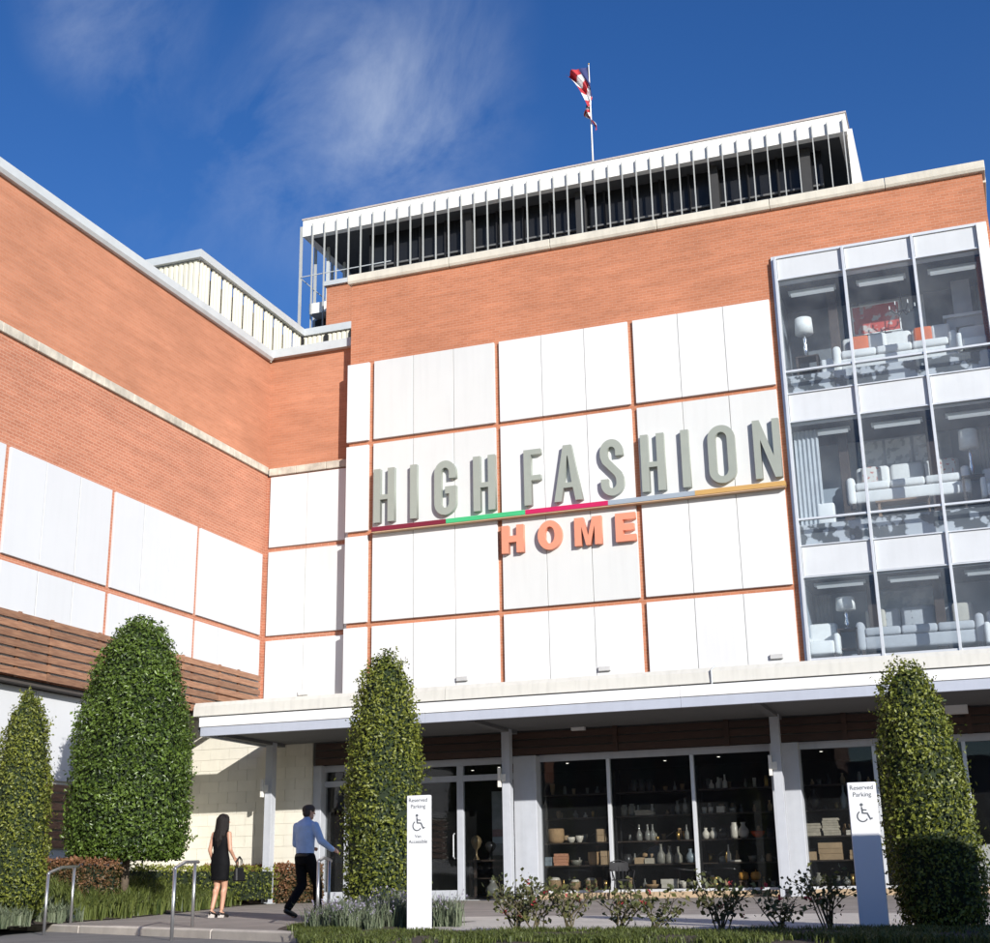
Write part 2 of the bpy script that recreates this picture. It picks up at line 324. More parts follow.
# ================================================================== the store building
BX0, BX1, BY = -16.37, 1.49, 33.0
store = empty('store_building', (-7.4, BY, -.45), 'tall brick store building with white wall panels, glazed corner bay and ground floor shop windows', 'building')
mb = MB()
mb.box(BX0, -4.0, BY, BY+.4, 4.62, 17.2); mb.box(-4.0, BX1, BY, BY+.4, 15.78, 17.2); mb.box(1.425, BX1, BY, BY+.4, -.45, 15.78)
mb.box(BX0, BX0+.4, BY+.4, 46, 4.62, 17.2); mb.box(BX1-.4, BX1, BY+.4, 46, -.45, 17.2); mb.box(BX0+.4, BX1-.4, 45.6, 46, -.45, 17.2)
build('brick_wall', mb, BRICK_FR, store)
box('roof', BX0+.4, BX1-.4, BY+.4, 45.6, 16.7, 16.9, mat('roof_gravel', (.3, .29, .27), .9), store)
xs = [BX0-.09, -13.2, -10.1, -7.0, -3.9, -.9, BX1+.09]
for a, b in zip(xs, xs[1:]):
    build('coping_stone', MB().prism([(BY-.1, 17.175), (BY+.45, 17.175), (BY+.45, 17.46), (BY-.14, 17.46), (BY-.14, 17.25)], 'X', a+.006, b-.006), COPING, store, .012)
for a, b in ((34, 37), (37, 40), (40, 43), (43, 46)):
    box('coping_stone', BX1-.42, BX1+.10, a-.44, b-.452, 17.175, 17.46, COPING, store, .012)
# white panels
PY0, PY1 = BY-.085, BY+.004
def panel(x0, x1, z0, z1, m, parent=store): 
    return build('wall_panel', MB().box(x0, x1, PY0+random.uniform(-.004, .004), PY1, z0, z1), m, parent, .006)
JOINT = mat('panel_joint', (.30, .30, .29), .8, .2, 3)
rowsz = [(12.19, 14.58), (9.52, 12.05), (6.92, 9.375), (4.97, 6.78)]
bays = [(-16.42, -15.72, 1), (-15.565, -11.85, 3), (-11.71, -7.985, 3), (-7.835, -4.13, 3)]
grey = {(1, 0), (1, 1), (2, 2), (3, 1)}
for bi, (a, b, k) in enumerate(bays):
    for ri, (z0, z1) in enumerate(rowsz):
        for i in range(k):
            wd = (b-a)/k; g = .0085
            if i: box('joint_strip', a+i*wd-g-.002, a+i*wd+g+.002, PY0+.012, PY1-.002, z0+.004, z1-.004, JOINT, store)
            panel(a+i*wd+(g if i else 0), a+(i+1)*wd-(g if i < k-1 else 0), z0, z1, PANEL2 if (bi, ri) in grey else PANEL)
for x in (-12.9, -9.0, -4.65):
    mb = MB().box(x-.16, x+.16, BY-.16, BY-.09, 5.10, 5.22)
    build('wall_light', mb, mat('fixture_grey', (.5, .5, .49), .5), store, .01)
box('base_flashing', -16.5, 1.5, 32.85, 33.25, 4.60, 4.955, CREAMBAND, store)

# glazed bay
cw = build('curtain_wall', MB().box(-3.99, 1.425, 32.93, 33.1, 15.70, 15.775).box(-3.99, -3.93, 32.93, 33.3, 4.7, 15.70).box(-3.93, 1.2, 32.96, 33.3, 11.1, 11.87).box(-3.93, 1.2, 32.96, 33.3, 7.06, 7.86).box(-3.93, 1.2, 32.96, 33.3, 15.07, 15.69), ALU, store)
mx = [-3.88, -2.14, -.40, 1.22]
for i, x in enumerate(mx):
    if i == 3: box('mullion', 1.17, 1.42, 32.80, 33.2, 4.7, 15.7, WHITE, cw, .01)
    else: box('mullion', x-.035, x+.035, 32.80, 33.05, 4.7, 15.7, ALU, cw, .006)
lev = [(15.06, 15.70, 'S'), (11.87, 15.06, 'G', 12.46), (11.09, 11.87, 'S'), (7.86, 11.09, 'G', 8.52), (7.05, 7.86, 'S'), (4.7, 7.05, 'G', 5.02)]
for i in range(3):
    a, b = mx[i]+.035, (mx[i+1]-.035 if i < 2 else 1.17)
    for L_ in lev:
        if L_[2] == 'S':
            box('spandrel_panel', a+.008, b-.008, 32.90, 32.955, L_[0]+.03, L_[1]-.03, SPAN, cw, .004)
            for z in (L_[0], L_[1]-.03): box('transom', a, b, 32.86, 32.952, z-.015 if z == L_[0] else z, (z+.015 if z == L_[0] else z+.03), ALU, cw)
        else:
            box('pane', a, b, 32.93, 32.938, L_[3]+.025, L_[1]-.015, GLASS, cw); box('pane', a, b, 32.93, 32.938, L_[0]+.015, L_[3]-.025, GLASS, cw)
            box('transom', a, b, 32.84, 32.96, L_[3]-.025, L_[3]+.025, ALU, cw)
# display rooms behind the bay
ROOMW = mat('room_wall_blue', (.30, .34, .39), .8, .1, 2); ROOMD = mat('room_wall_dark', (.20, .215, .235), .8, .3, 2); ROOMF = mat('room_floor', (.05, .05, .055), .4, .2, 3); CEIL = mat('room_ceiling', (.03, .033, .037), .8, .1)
for k, (z0, z1) in enumerate(((11.87, 15.06), (7.86, 11.09), (4.7, 7.05))):
    mb = MB().box(-3.93, 1.4, 35.2, 35.3, z0, z1).box(-3.99, -3.93, 33.3, 35.3, z0, z1).box(1.4, 1.42, 33.05, 35.3, z0, z1)
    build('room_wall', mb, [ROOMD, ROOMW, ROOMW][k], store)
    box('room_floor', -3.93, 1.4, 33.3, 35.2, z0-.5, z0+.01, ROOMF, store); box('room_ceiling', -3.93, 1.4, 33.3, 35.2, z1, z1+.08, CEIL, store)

# ------------------------------------------------------------------ shop front
GY = 33.36
SZ = -.21
sf = build('storefront', MB().box(-17.1, 1.42, GY-.07, GY+.07, 2.95, 3.12), COLUMN, store)
box('storefront_kerb', -11.6, 1.42, 33.02, 33.6, -.5, SZ-.06, TANCURB, store, .015)
for a, b in ((-11.56, -10.95), (-5.02, -4.34)):
    box('pilaster', a, b, 32.985, GY+.1, SZ-.3, 3.1, COLUMN, sf, .01)
box('sill', -10.95, -5.02, GY-.09, GY+.07, SZ-.06, SZ, ALU, sf); box('sill', -4.34, 1.42, GY-.09, GY+.07, SZ-.06, SZ, ALU, sf)
for x in (-9.13, -6.99, -2.62, -.60):
    box('mullion', x-.045, x+.045, GY-.09, GY+.05, SZ, 2.95, ALU, sf, .006)
for a, b in ((-10.95, -9.175), (-9.085, -7.035), (-6.945, -5.02), (-4.34, -2.665), (-2.575, -.645), (-.555, 1.42)):
    box('pane', a, b, GY-.006, GY+.004, SZ, 2.95, GLASS_LOW, sf)
# entrance
box('jamb', -17.32, -17.08, 33.05, GY+.1, -.45, 3.12, COLUMN, sf, .01)
for x in (-16.4, -15.2, -13.15): box('door_frame', x-.09, x+.09, GY-.08, GY+.06, -.42, 2.95, COLUMN, sf, .008)
box('door_frame', -17.08, -11.56, GY-.075, GY+.055, 2.55, 2.70, COLUMN, sf)
box('threshold', -17.08, -11.56, GY-.1, GY+.1, -.44, -.405, GREYMETAL, sf)
for a, b in ((-17.08, -16.49), (-16.31, -15.29), (-15.11, -13.24), (-13.06, -11.56)):
    box('pane', a, b, GY-.006, GY+.004, -.40, 2.55, GLASS_LOW, sf); box('pane', a, b, GY-.006, GY+.004, 2.70, 2.95, GLASS_LOW, sf)
    if a < -13.1: box('door_rail', a, b, GY-.05, GY+.03, -.40, -.16, COLUMN, sf, .006)
build('door_handle', MB().tube([(-13.32, GY-.05, .62), (-13.32, GY-.13, .66), (-13.32, GY-.13, 1.2), (-13.32, GY-.05, 1.24)], .016), ALU, sf)
# shop interior
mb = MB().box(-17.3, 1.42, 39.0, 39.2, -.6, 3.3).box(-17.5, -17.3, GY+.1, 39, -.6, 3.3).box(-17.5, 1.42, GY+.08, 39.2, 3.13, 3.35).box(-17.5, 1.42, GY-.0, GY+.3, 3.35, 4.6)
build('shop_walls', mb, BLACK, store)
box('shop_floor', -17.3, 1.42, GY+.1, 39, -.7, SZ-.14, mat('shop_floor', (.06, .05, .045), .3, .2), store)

# cream block wall left of the entrance
cw_root = build('block_wall', MB().box(-23.2, -17.32, 33.012, 33.4, -.5, 4.99).box(-17.32, -16.4, 33.1, 33.4, 3.35, 4.99), mat('mortar_cream', (.60, .575, .495), .85), store)
bme = {}
for r in range(18):
    z0 = -.45+.297*r
    x = -22.6 - (.3 if r % 2 else 0)
    while x < -17.33:
        x1 = min(x+.595, -17.322); wd = round(x1-x-.008, 3)
        if wd < .05: break
        if wd not in bme:
            o = build('block', MB().box(0, wd, 0, .03, 0, .289), CREAM, cw_root, 0, origin=(0, 0, 0)); bme[wd] = o.data; o.location = Vector((x, 33+random.uniform(-.0015, .0015), z0)) - wloc(cw_root)
        else: put('block', bme[wd], (x, 33+random.uniform(-.0015, .0015), z0), cw_root)
        x = x1

# ================================================================== entrance canopy
can = empty('entrance_canopy', (-7.4, 31, -.45), 'long flat white and grey entrance canopy on steel columns above the shop front', 'canopy')
CX0, CX1, CY0 = -18.78, 5.0, 29.66
box('canopy_deck', CX0+.1, CX1, CY0+.1, 32.98, 3.72, 3.79, SOFFIT, can)
for a, b in ((-19.03, -12.1), (-12.09, -5.67), (-5.66, CX1)):
    build('roof_edge_fascia', MB().prism([(CY0+.03, 4.185), (CY0+.4, 4.185), (CY0+.4, 4.53), (CY0+.12, 4.53), (CY0+.05, 4.43)], 'X', a, b), CREAMBAND, can)
build('edge_pipe', MB().tube([(-5.665, CY0-.0, 4.15), (-5.665, CY0-.0, 4.46), (-5.58, CY0+.06, 4.55)], .018), GREYMETAL, can)
box('roof_edge_backing', -18.9, CX1, CY0+.1, CY0+.35, 3.80, 4.18, SOFFIT, can)
for a, b in ((CX0-.03, -12.6), (-12.595, -6.4), (-6.395, CX1)):
    box('upper_fascia', a, b, CY0-.03, CY0+.1, 3.90, 4.14, WHITE, can, .008)
    box('lower_fascia', max(a, CX0+.0), b, CY0, CY0+.1, 3.67, 3.895, BLUEGREY, can, .006)
box('end_fascia', CX0, CX0+.1, CY0+.1, 32.98, 3.67, 3.80, BLUEGREY, can)
for X, zb in ((-18.22, -.42), (-11.49, -.44), (-4.75, -.46)):
    # wide-flange column: two flanges and a web
    mb = MB(); h = .105
    mb.box(X-h, X+h, 32.22, 32.24, zb, 3.715); mb.box(X-h, X+h, 32.43, 32.45, zb, 3.715); mb.box(X-h+.03, X+h-.002, 32.24, 32.43, zb, 3.715)
    c = build('column', mb, COLUMN, can, .004)
    build('beam', MB().prism([(CY0+.1, 3.64), (32.9, 3.64), (32.9, 3.717), (CY0+.1, 3.717)], 'X', X-.1, X+.1), SOFFIT, can)
    box('base_plate', X-.16, X+.16, 32.17, 32.5, zb-.02, zb+.015, GREYMETAL, c)
    mb = MB().box(X-.18, X-.108, 32.10, 32.2, 2.28, 2.75); mb.box(X-.12, X, 32.18, 32.219, 2.42, 2.6)
    build('column_light', mb, [mat('lamp_white', (.75, .73, .68), .3)], c, .006)
    box('outlet_cover', X-.01, X+.09, 32.19, 32.219, zb+.05, zb+.22, DARKMETAL, c)
# hanging timber slats above the shop windows
SL = [(-17.2, -14.4), (-14.39, -11.6), (-11.59, -8.8), (-8.79, -6.0), (-5.99, -3.2), (-3.19, -.4), (-.39, 1.4)]
for a, b in SL:
    for k, z in enumerate((3.11, 3.31, 3.51)):
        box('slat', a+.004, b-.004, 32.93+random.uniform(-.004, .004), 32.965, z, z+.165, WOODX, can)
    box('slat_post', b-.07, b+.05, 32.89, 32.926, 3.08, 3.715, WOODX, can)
box('header_band', -17.3, 1.42, 33.0, 33.29, 3.14, 4.59, mat('dark_header', (.10, .10, .10), .8), store)
box('soffit_light', -9.9, -9.55, 32.72, 32.86, 3.64, 3.715, WHITE, can); box('soffit_light', -.9, -.4, 32.6, 32.86, 3.53, 3.715, WHITE, can)

# ================================================================== brick side wing (left)
XL = -19.27
wing = empty('side_wing', (XL, 21, -.6), 'long brick side wing with stone course, white panels and timber slat screen', 'building')
build('brick_wall', MB().box(XL-.4, XL, 6, 33.45, 11.90, 15.30).box(XL, -16.0, 33.45, 33.85, 11.85, 15.38), BRICK_UP, wing)
build('brick_wall', MB().box(XL-.4, XL, 6, 31.0, 4.35, 11.70).box(XL-.4, XL, 31.0, 33.45, 4.97, 11.70).box(XL, -16.0, 33.45, 33.85, 4.7, 11.64), BRICK_LO, wing)
# string course stones
y = 6.0
while y < 33.3:
    y1 = min(y+random.uniform(1.15, 1.3), 33.37)
    box('course_stone', XL-.2, XL+.07+random.uniform(-.006, .006), y+.005, y1-.005, 11.69, 11.915, STONE, wing, .012); y = y1
x = XL+.07
for x1 in (-18.3, -17.3, -16.4): box('course_stone', x+.005, x1-.005, 33.37, 33.6, 11.65, 11.87, STONE, wing, .012); x = x1
for a, b in ((6, 12), (12, 18), (18, 24), (24, 30), (30, 33.3)):
    build('cornice', MB().prism([(XL-.5, 15.28), (XL+.10, 15.28), (XL+.16, 15.36), (XL+.16, 15.58), (XL-.5, 15.58)], 'Y', a+.004, b-.004), GREYMETAL, wing)
build('cornice', MB().prism([(33.28, 15.37), (33.85, 15.37), (33.85, 15.64), (33.28, 15.64)], 'X', XL+.02, -16.39), GREYMETAL, wing)
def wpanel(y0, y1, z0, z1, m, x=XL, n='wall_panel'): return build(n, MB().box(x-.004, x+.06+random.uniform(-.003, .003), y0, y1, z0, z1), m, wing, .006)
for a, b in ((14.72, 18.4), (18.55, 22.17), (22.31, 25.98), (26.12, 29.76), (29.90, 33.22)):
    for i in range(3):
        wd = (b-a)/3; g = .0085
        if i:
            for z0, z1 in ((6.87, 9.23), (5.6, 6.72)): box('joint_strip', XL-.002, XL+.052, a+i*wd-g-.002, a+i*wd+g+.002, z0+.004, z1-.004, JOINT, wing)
        wpanel(a+i*wd+g, a+(i+1)*wd-g, 6.87, 9.23, PANEL_DIM); wpanel(a+i*wd+g, a+(i+1)*wd-g, 4.5 if a+(i+1)*wd < 31.2 else 4.98, 6.72, PANEL_DIM)
# panels on the recessed bay
for ri, (z0, z1) in enumerate(((9.46, 11.6), (6.86, 9.32), (4.97, 6.71))):
    box('joint_strip', -17.924, -17.901, 33.398, 33.451, z0+.004, z1-.004, JOINT, wing)
    for a, b in ((-19.13, -17.92), (-17.905, -16.66), (-16.645, -16.42)):
        build('wall_panel', MB().box(a, b, 33.39, 33.453, z0, z1), PANEL2 if ri == 1 else PANEL, wing, .006)
box('wall_light', -18.0, -17.7, 33.31, 33.385, 5.10, 5.22, WHITE, wing, .01)
# timber screen on the wing
segs = [14.7, 18.4, 22.1, 24.0, 27.7, 31.0, 33.2]
for a, b in zip(segs, segs[1:]):
    for k in range(7):
        z = 4.36+k*.197
        if a > 30.9 and k < 2: continue
        box('slat', XL+.10+random.uniform(-.006, .006), XL+.145, a+.006, b-.006, z+random.uniform(-.004, .004), z+.148, WOOD, wing)
    for yy in (a+.12, (a+b)/2): box('slat_post', XL+.062, XL+.098, yy-.05, yy+.05, 4.34 if a < 30.9 else 4.95, 5.73, WOOD, wing)
# ground floor of the wing, set back under the overhang
box('soffit', -24, XL-.4, 31.0, 32.98, 4.97, 5.1, mat('dark_soffit', (.07, .06, .055), .8), wing)
box('soffit', -24, XL, 6, 31.0, 4.24, 4.34, mat('dark_soffit', (.07, .06, .055), .8), wing)
mb = MB().box(-20.0, -19.62, 6, 28.0, -.6, 4.24).box(-21.7, -20.0, 27.7, 28.0, -.6, 4.24).box(-21.7, -21.4, 28.0, 32.98, -.6, 4.97)
build('ground_floor_wall', mb, CREAM, wing)
for a in (15.0, 16.85, 18.7, 20.55, 22.4, 24.25, 26.1): wpanel(a, a+1.835, 2.33, 4.22, PANEL_DIM, -19.62); wpanel(a, a+1.835, -.3, .86, PANEL_DIM, -19.62)
for a, b in ((18.7, 22.38), (22.4, 26.08), (26.1, 27.9)):
    for k in range(7):
        z = .90+k*.198; box('slat', -19.53, -19.485, a+.006, b-.006, z, z+.155, WOOD, wing)
    box('slat_post', -19.555, -19.532, a+.3, a+.4, .86, 2.28, WOOD, wing)
box('roof', -26, XL-.4, 6, 46, 15.0, 15.2, mat('roof_gravel', (.3, .29, .27), .9), wing); box('roof', XL-.4, -16.0, 33.85, 46, 15.0, 15.2, MATS['roof_gravel'], wing)

# ------------------------------------------------------------------ louvred roof screen
LOUV = mat('ribbed_cream_metal', (.70, .67, .55), .5, .06, 2, 0, dirt=.22)
lou = empty('roof_screen', (-19.65, 33, 15.2), 'cream ribbed metal screen with dark slots standing on the side wing roof', 'roof screen')
def ribbed(name, p0, p1, out, z0, z1):
    """corrugated sheet from p0 to p1 (2D), `out` the outward normal"""
    p0, p1, out = Vector(p0), Vector(p1), Vector(out); d = p1-p0; L_ = d.length; n = max(1, round(L_/.155)); mb = MB(); pts = []
    for i in range(n):
        for t, h in ((0, 0), (.12, .035), (.62, .035), (.74, 0)): pts.append(p0+d*((i+t)/n)+out*h)
    pts.append(p1.copy()); back = [p1-out*.03, p0-out*.03]
    poly = [(p.x, p.y) for p in pts+back]
    a = sum(poly[i][0]*poly[(i+1) % len(poly)][1]-poly[(i+1) % len(poly)][0]*poly[i][1] for i in range(len(poly)))
    if a < 0: poly.reverse()
    return build(name, mb.prism(poly, 'Z', z0, z1), LOUV, lou)
n = 10
for i in range(n):
    wd = (36.0-29.85)/n; a = 29.85+i*wd
    ribbed('screen_panel', (-19.65, a+.055), (-19.65, a+wd-.055), (1, 0), 15.3, 17.17)
for i in range(5):
    a = -24.6+i*.99; ribbed('screen_panel', (a, 29.82), (a+.985, 29.82), (0, -1), 15.3, 17.17)
for x in (-23.0, -21.4): box('vent_hole', x-.09, x+.09, 29.775, 29.80, 16.62, 16.85, BLACK, lou)
for a, b in ((-19.58, -18.75), (-18.70, -17.85), (-17.80, -16.9), (-16.85, -16.0)):
    ribbed('screen_panel', (a, 36.0), (b, 36.0), (0, -1), 15.3, 17.15); box('vent_hole', a-.09, a+.05, 35.90, 35.99, 16.85, 17.1, BLACK, lou)
build('top_rail', MB().box(-19.75, -19.50, 29.66, 35.9, 17.19, 17.43).box(-24.8, -19.75, 29.66, 29.92, 17.19, 17.43).box(-19.75, -16.0, 35.9, 36.15, 17.19, 17.43), GREYMETAL, lou)
box('backing', -20.05, -20.0, 29.95, 35.9, 15.25, 17.1, mat('screen_backing', (.05, .05, .05), .9), lou)
build('bracing', MB().box(-19.85, -19.80, 29.9, 36, 15.6, 15.66).box(-19.85, -19.80, 29.9, 36, 16.6, 16.66), DARKMETAL, lou)

# ------------------------------------------------------------------ penthouse with fins
PY = 37.5; s_ = PY/36
pent = empty('rooftop_penthouse', (-11.2, PY, 16.9), 'white flat roofed rooftop pavilion with dark glass and a row of slender metal fins', 'penthouse')
PX0, PX1 = -19.72*s_, -1.86*s_
ZT, ZB = 21.45*s_, 20.85*s_
PENTW = mat('white_fascia', (.80, .79, .75), .5, .05, 1, 0, dirt=.12)
build('fascia', MB().box(PX0, PX1, PY, PY+.25, ZB, ZT).box(PX0, PX0+.25, PY+.25, 46, ZB, ZT).box(PX1-.25, PX1, PY+.25, 46, ZB, ZT), PENTW, pent)
box('roof_edge', PX0-.03, PX1+.03, PY-.03, 46, ZT, ZT+.06, mat('roof_edge_grey', (.50, .44, .41), .7), pent)
box('soffit', PX0+.25, PX1-.25, PY+.25, 46, ZB+.02, ZB+.12, mat('pent_soffit', (.06, .063, .066), .8), pent)
box('floor_slab', PX0+.25, -2.2, PY+.15, 46, 18.05*s_, 18.42*s_, PENTW, pent); box('floor_slab', PX0+.25, PX0+6, PY+.6, 46, 17.55*s_, 18.0*s_, DARKMETAL, pent)
GLDARK = mat('dark_glazing', (.018, .019, .021), .25, .2, 1, 0, spec=.3)
build('glass_wall', MB().box(PX0+2.2, PX1-.9, 38.4, 38.6, 18.42*s_+.002, ZB+.02), GLDARK, pent)
x = PX0+2.2
while x < PX1-.9: box('glazing_bar', x, x+.07, 38.3, 38.398, 18.42*s_+.002, ZB+.02, DARKMETAL, pent); x += .94
box('glazing_bar', PX0+2.2, PX1-.9, 38.32, 38.397, 20.15*s_-.5, 20.15*s_-.44, mat('bar_grey', (.12, .12, .12), .6), pent)
for x in (-14.6, -10.6, -6.2, -3.3): box('column', x-.16, x+.16, 38.05, 38.2, 18.42*s_+.002, ZB+.02, mat('pent_column', (.035, .035, .036), .7), pent)
nf = 40; me = None
FIN = mat('fin_metal', (.40, .41, .40), .5, .08, 3)
for i in range(nf):
    x = PX0+.42+(PX1-.1-PX0-.42)*i/(nf-1)
    if me is None:
        o = build('fin', MB().box(x-.014, x+.014, PY-.085, PY-.005, 17.3*s_, ZT-.22), FIN, pent); me = o.data; z0 = wloc(o).z
    else: put('fin', me, (x, PY-.045, z0), pent)
for i, yy in enumerate((PY+.02, 38.6, 39.9, 41.2, 42.6, 44.2)):
    box('fin', PX0-.11, PX0-.005, yy-.017, yy+.017, 17.3*s_, ZT-.22, FIN, pent)
    if i: box('post', PX0+.4, PX0+.5, yy-.05, yy+.05, 17.0*s_, ZB+.02, GREYMETAL, pent)
for pts in (((PX0-.06, PY+.05, 19.35*s_), (PX0-.06, 45.5, 19.35*s_)), ((PX0+.0, PY-.03, 19.35*s_), (PX0+3.4, PY-.03, 19.35*s_))):
    build('tie_rod', MB().tube(pts, .018, 6), GREYMETAL, pent)
build('end_panel', MB().box(PX1-.02, PX1+.14, PY+.3, 45, 17.0*s_, ZT-.4), PENTW, pent)
tower = empty('stair_tower', (-17, 36.5, 15.2), 'plain brick stair tower with grey cap between the roof screen and the pavilion', 'stair tower')
box('brick_wall', -18.98, -12.5, 36.4, 37.2, 15.2, 19.06, BRICK_FR, tower); box('cap', -19.05, -12.4, 36.3, 37.25, 19.06, 19.22, GREYMETAL, tower)

# flag and pole
fp = empty('flagpole', (-10.25, 38.6, ZT), 'slender white flagpole standing on the pavilion roof', 'flagpole')
FX, FY, FZ = -10.25, 38.6, ZT+.06
build('pole', MB().tube([(FX, FY, FZ-.05), (FX, FY, FZ+4.4)], [.038, .016], 8), WHITE, fp, smooth=True)
build('finial', MB().lathe([(.002, 0), (.02, .015), (.03, .035), (.02, .055), (.002, .065)], (FX, FY, FZ+4.4), 10), mat('gold', (.6, .4, .1), .3, metal=.8), fp, smooth=True)
def flag():
    nu, nv = 36, 39; mb = MB()
    for i in range(nu+1):
        for j in range(nv+1):
            u = i/nu; v = j/nv
            # limp flag: hoist along the pole, fly end collapsed and twisting downwards; top corner caught by a puff of wind
            top = max(0, 1-v*2.6)
            a = .9*u + 1.1*v
            x = FX + .02 - .20*u*(.35+1.0*math.sin(8.5*v+2.2*u+.8)) - .85*(u**1.4)*top - .05*u*math.sin(13*v+5*u)
            y = FY + .16*u*math.sin(9*u+7.5*v) + .12*math.sin(16*u+3*v)*u
            z = FZ+4.35 - 1.85*v - u*(.85+.25*math.sin(6*v))*(1-.9*top)
            mb.v.append((x, y, z))
    for i in range(nu):
        for j in range(nv):
            mb.f.append((i*(nv+1)+j, (i+1)*(nv+1)+j, (i+1)*(nv+1)+j+1, i*(nv+1)+j+1))
            st = j//3; mb.mi.append(2 if (i < nu*.4 and st < 7) else (0 if st % 2 == 0 else 1))
    return build('flag', mb, [mat('flag_red', (.42, .03, .04), .8), mat('flag_white', (.75, .75, .75), .8), mat('flag_blue', (.03, .04, .14), .8)], None, smooth=True)
tag(flag(), 'red white and blue striped flag hanging limp and twisted from the rooftop pole', 'flag')

# ================================================================== wall sign
SAGE = mat('sage_letter', (.30, .325, .285), .45, .05, 2); SAGE_SIDE = SAGE
SALMON = mat('salmon_letter', (.70, .265, .165), .5, .05, 2)
def stroke(path, hw):
    P = [Vector(p) for p in path]; n = len(P); Lf, Rt = [], []
    for i in range(n):
        a = (P[i]-P[i-1]).normalized() if i else (P[1]-P[0]).normalized(); b = (P[i+1]-P[i]).normalized() if i < n-1 else a
        na, nb = Vector((-a.y, a.x)), Vector((-b.y, b.x)); m = (na+nb); m = m/max(.3, m.length_squared)*2
        Lf.append(P[i]+m*hw); Rt.append(P[i]-m*hw)
    return [tuple(p) for p in Lf+Rt[::-1]]
def arc(cx, cz, rx, rz, a0, a1, n=14): return [(cx+rx*math.cos(R(a0+(a1-a0)*i/n)), cz+rz*math.sin(R(a0+(a1-a0)*i/n))) for i in range(n+1)]
def rrect(x0, x1, z0, z1, rx, rz): return arc(x1-rx, z1-rz, rx, rz, 0, 90)+arc(x0+rx, z1-rz, rx, rz, 90, 180)+arc(x0+rx, z0+rz, rx, rz, 180, 270)+arc(x1-rx, z0+rz, rx, rz, 270, 360)
def glyph(c, w, h, s, bar=.14, zb=.40):
    hs = s/2; rx, rz = w/2-hs, w/2-hs+.03
    if c == 'H': return [[(0, 0), (s, 0), (s, h*zb), (w-s, h*zb), (w-s, 0), (w, 0), (w, h), (w-s, h), (w-s, h*zb+bar), (s, h*zb+bar), (s, h), (0, h)]]
    if c == 'I': return [[(0, 0), (w, 0), (w, h), (0, h)]]
    if c == 'F': return [[(0, 0), (s, 0), (s, h*.44), (w*.97, h*.44), (w*.97, h*.44+bar), (s, h*.44+bar), (s, h-bar*1.05), (w, h-bar*1.05), (w, h), (0, h)]]
    if c == 'E': return [[(0, 0), (w, 0), (w, bar), (s, bar), (s, h/2-bar/2), (w*.92, h/2-bar/2), (w*.92, h/2+bar/2), (s, h/2+bar/2), (s, h-bar), (w, h-bar), (w, h), (0, h)]]
    if c == 'A':
        t = .235; q = (w-t)/2
        def lx(z): return q*z/h
        z1, z2 = h*.235, h*.235+bar
        return [[(0, 0), (s*.98, 0), (lx(z1)+s*.98, z1), (w-lx(z1)-s*.98, z1), (w-s*.98, 0), (w, 0), (w-q, h), (q, h)],
                [(lx(z2)+s, z2), (w-lx(z2)-s, z2), (w/2+.012, h*.80), (w/2-.012, h*.80)]]
    if c == 'N': return [[(0, 0), (s, 0), (s, h*.66), (w-s, 0), (w, 0), (w, h), (w-s, h), (w-s, h*.36), (s*1.02, h), (0, h)]]
    if c == 'M': return [[(0, 0), (s, 0), (s, h*.68), (w/2-s*.33, 0), (w/2+s*.33, 0), (w-s, h*.68), (w-s, 0), (w, 0), (w, h), (w-s*1.3, h), (w/2, h*.34), (s*1.3, h), (0, h)]]
    if c == 'O': return [rrect(0, w, 0, h, w*.499, w*.5), rrect(s, w-s, s*.9, h-s*.9, (w-2*s)*.499, (w-2*s)*.62)]
    if c == 'Q': return [rrect(0, w, 0, h, w*.499, h*.499), rrect(s, w-s, s*.85, h-s*.85, (w-2*s)*.499, (h-1.7*s)*.499)]   # round O of HOME
    if c == 'G': return [stroke([(w-hs, h*.665), (w-hs, h-hs-rz)]+arc(w/2, h-hs-rz, rx, rz, 0, 180)[1:]+[(hs, h*.5)]+arc(w/2, hs+rz, rx, rz, 180, 360)+[(w-hs, h*.50-.075), (w*.50, h*.50-.075)], hs)]
    if c == 'S': return [stroke([(w-hs, h*.70), (w-hs, h-hs-rz)]+arc(w/2, h-hs-rz, rx, rz, 0, 180)[1:]+[(hs+.005, h*.70), (hs+.05, h*.62), (w/2, h*.50), (w-hs-.05, h*.38), (w-hs-.005, h*.30)]+arc(w/2, hs+rz, rx, rz, 0, -180)+[(hs, h*.30)], hs)]
sign = empty('shop_sign', (-9.8, 32.9, 9.4), 'raised wall lettering reading high fashion in grey over a coloured bar and home in salmon', 'sign')
Z0, Z1 = 9.665, 11.225; LY = 32.77; DEP = .145
word = [('H', -15.48, -14.84), ('I', -14.36, -14.155), ('G', -13.63, -12.985), ('H', -12.475, -11.835), ('F', -11.005, -10.515), ('A', -10.165, -9.375), ('S', -8.865, -8.235),
        ('H', -7.755, -7.12), ('I', -6.675, -6.465), ('O', -5.975, -5.27), ('N', -4.80, -4.13)]
for c, a, b in word:
    me = curve_mesh(glyph(c, b-a, Z1-Z0, .205 if c != 'N' else .175, .14, .42), DEP); me.materials.append(SAGE); put('letter', me, (a, LY, Z0), sign)
for c, a, b in (('H', -11.68, -11.06), ('Q', -10.66, -9.99), ('M', -9.64, -8.90), ('E', -8.525, -7.99)):
    zz = .02 if c == 'Q' else 0
    me = curve_mesh(glyph(c, b-a, .76+2*zz, .20 if c != 'M' else .19, .175, .385), DEP); me.materials.append(SALMON); put('letter', me, (a, LY, 8.405-zz), sign)
bars = [(-15.50, -13.26, (.17, .012, .03)), (-13.26, -10.97, (.05, .42, .17)), (-10.97, -8.675, (.50, .012, .09)), (-8.675, -6.37, (.30, .35, .40)), (-6.37, -4.075, (.52, .31, .10))]
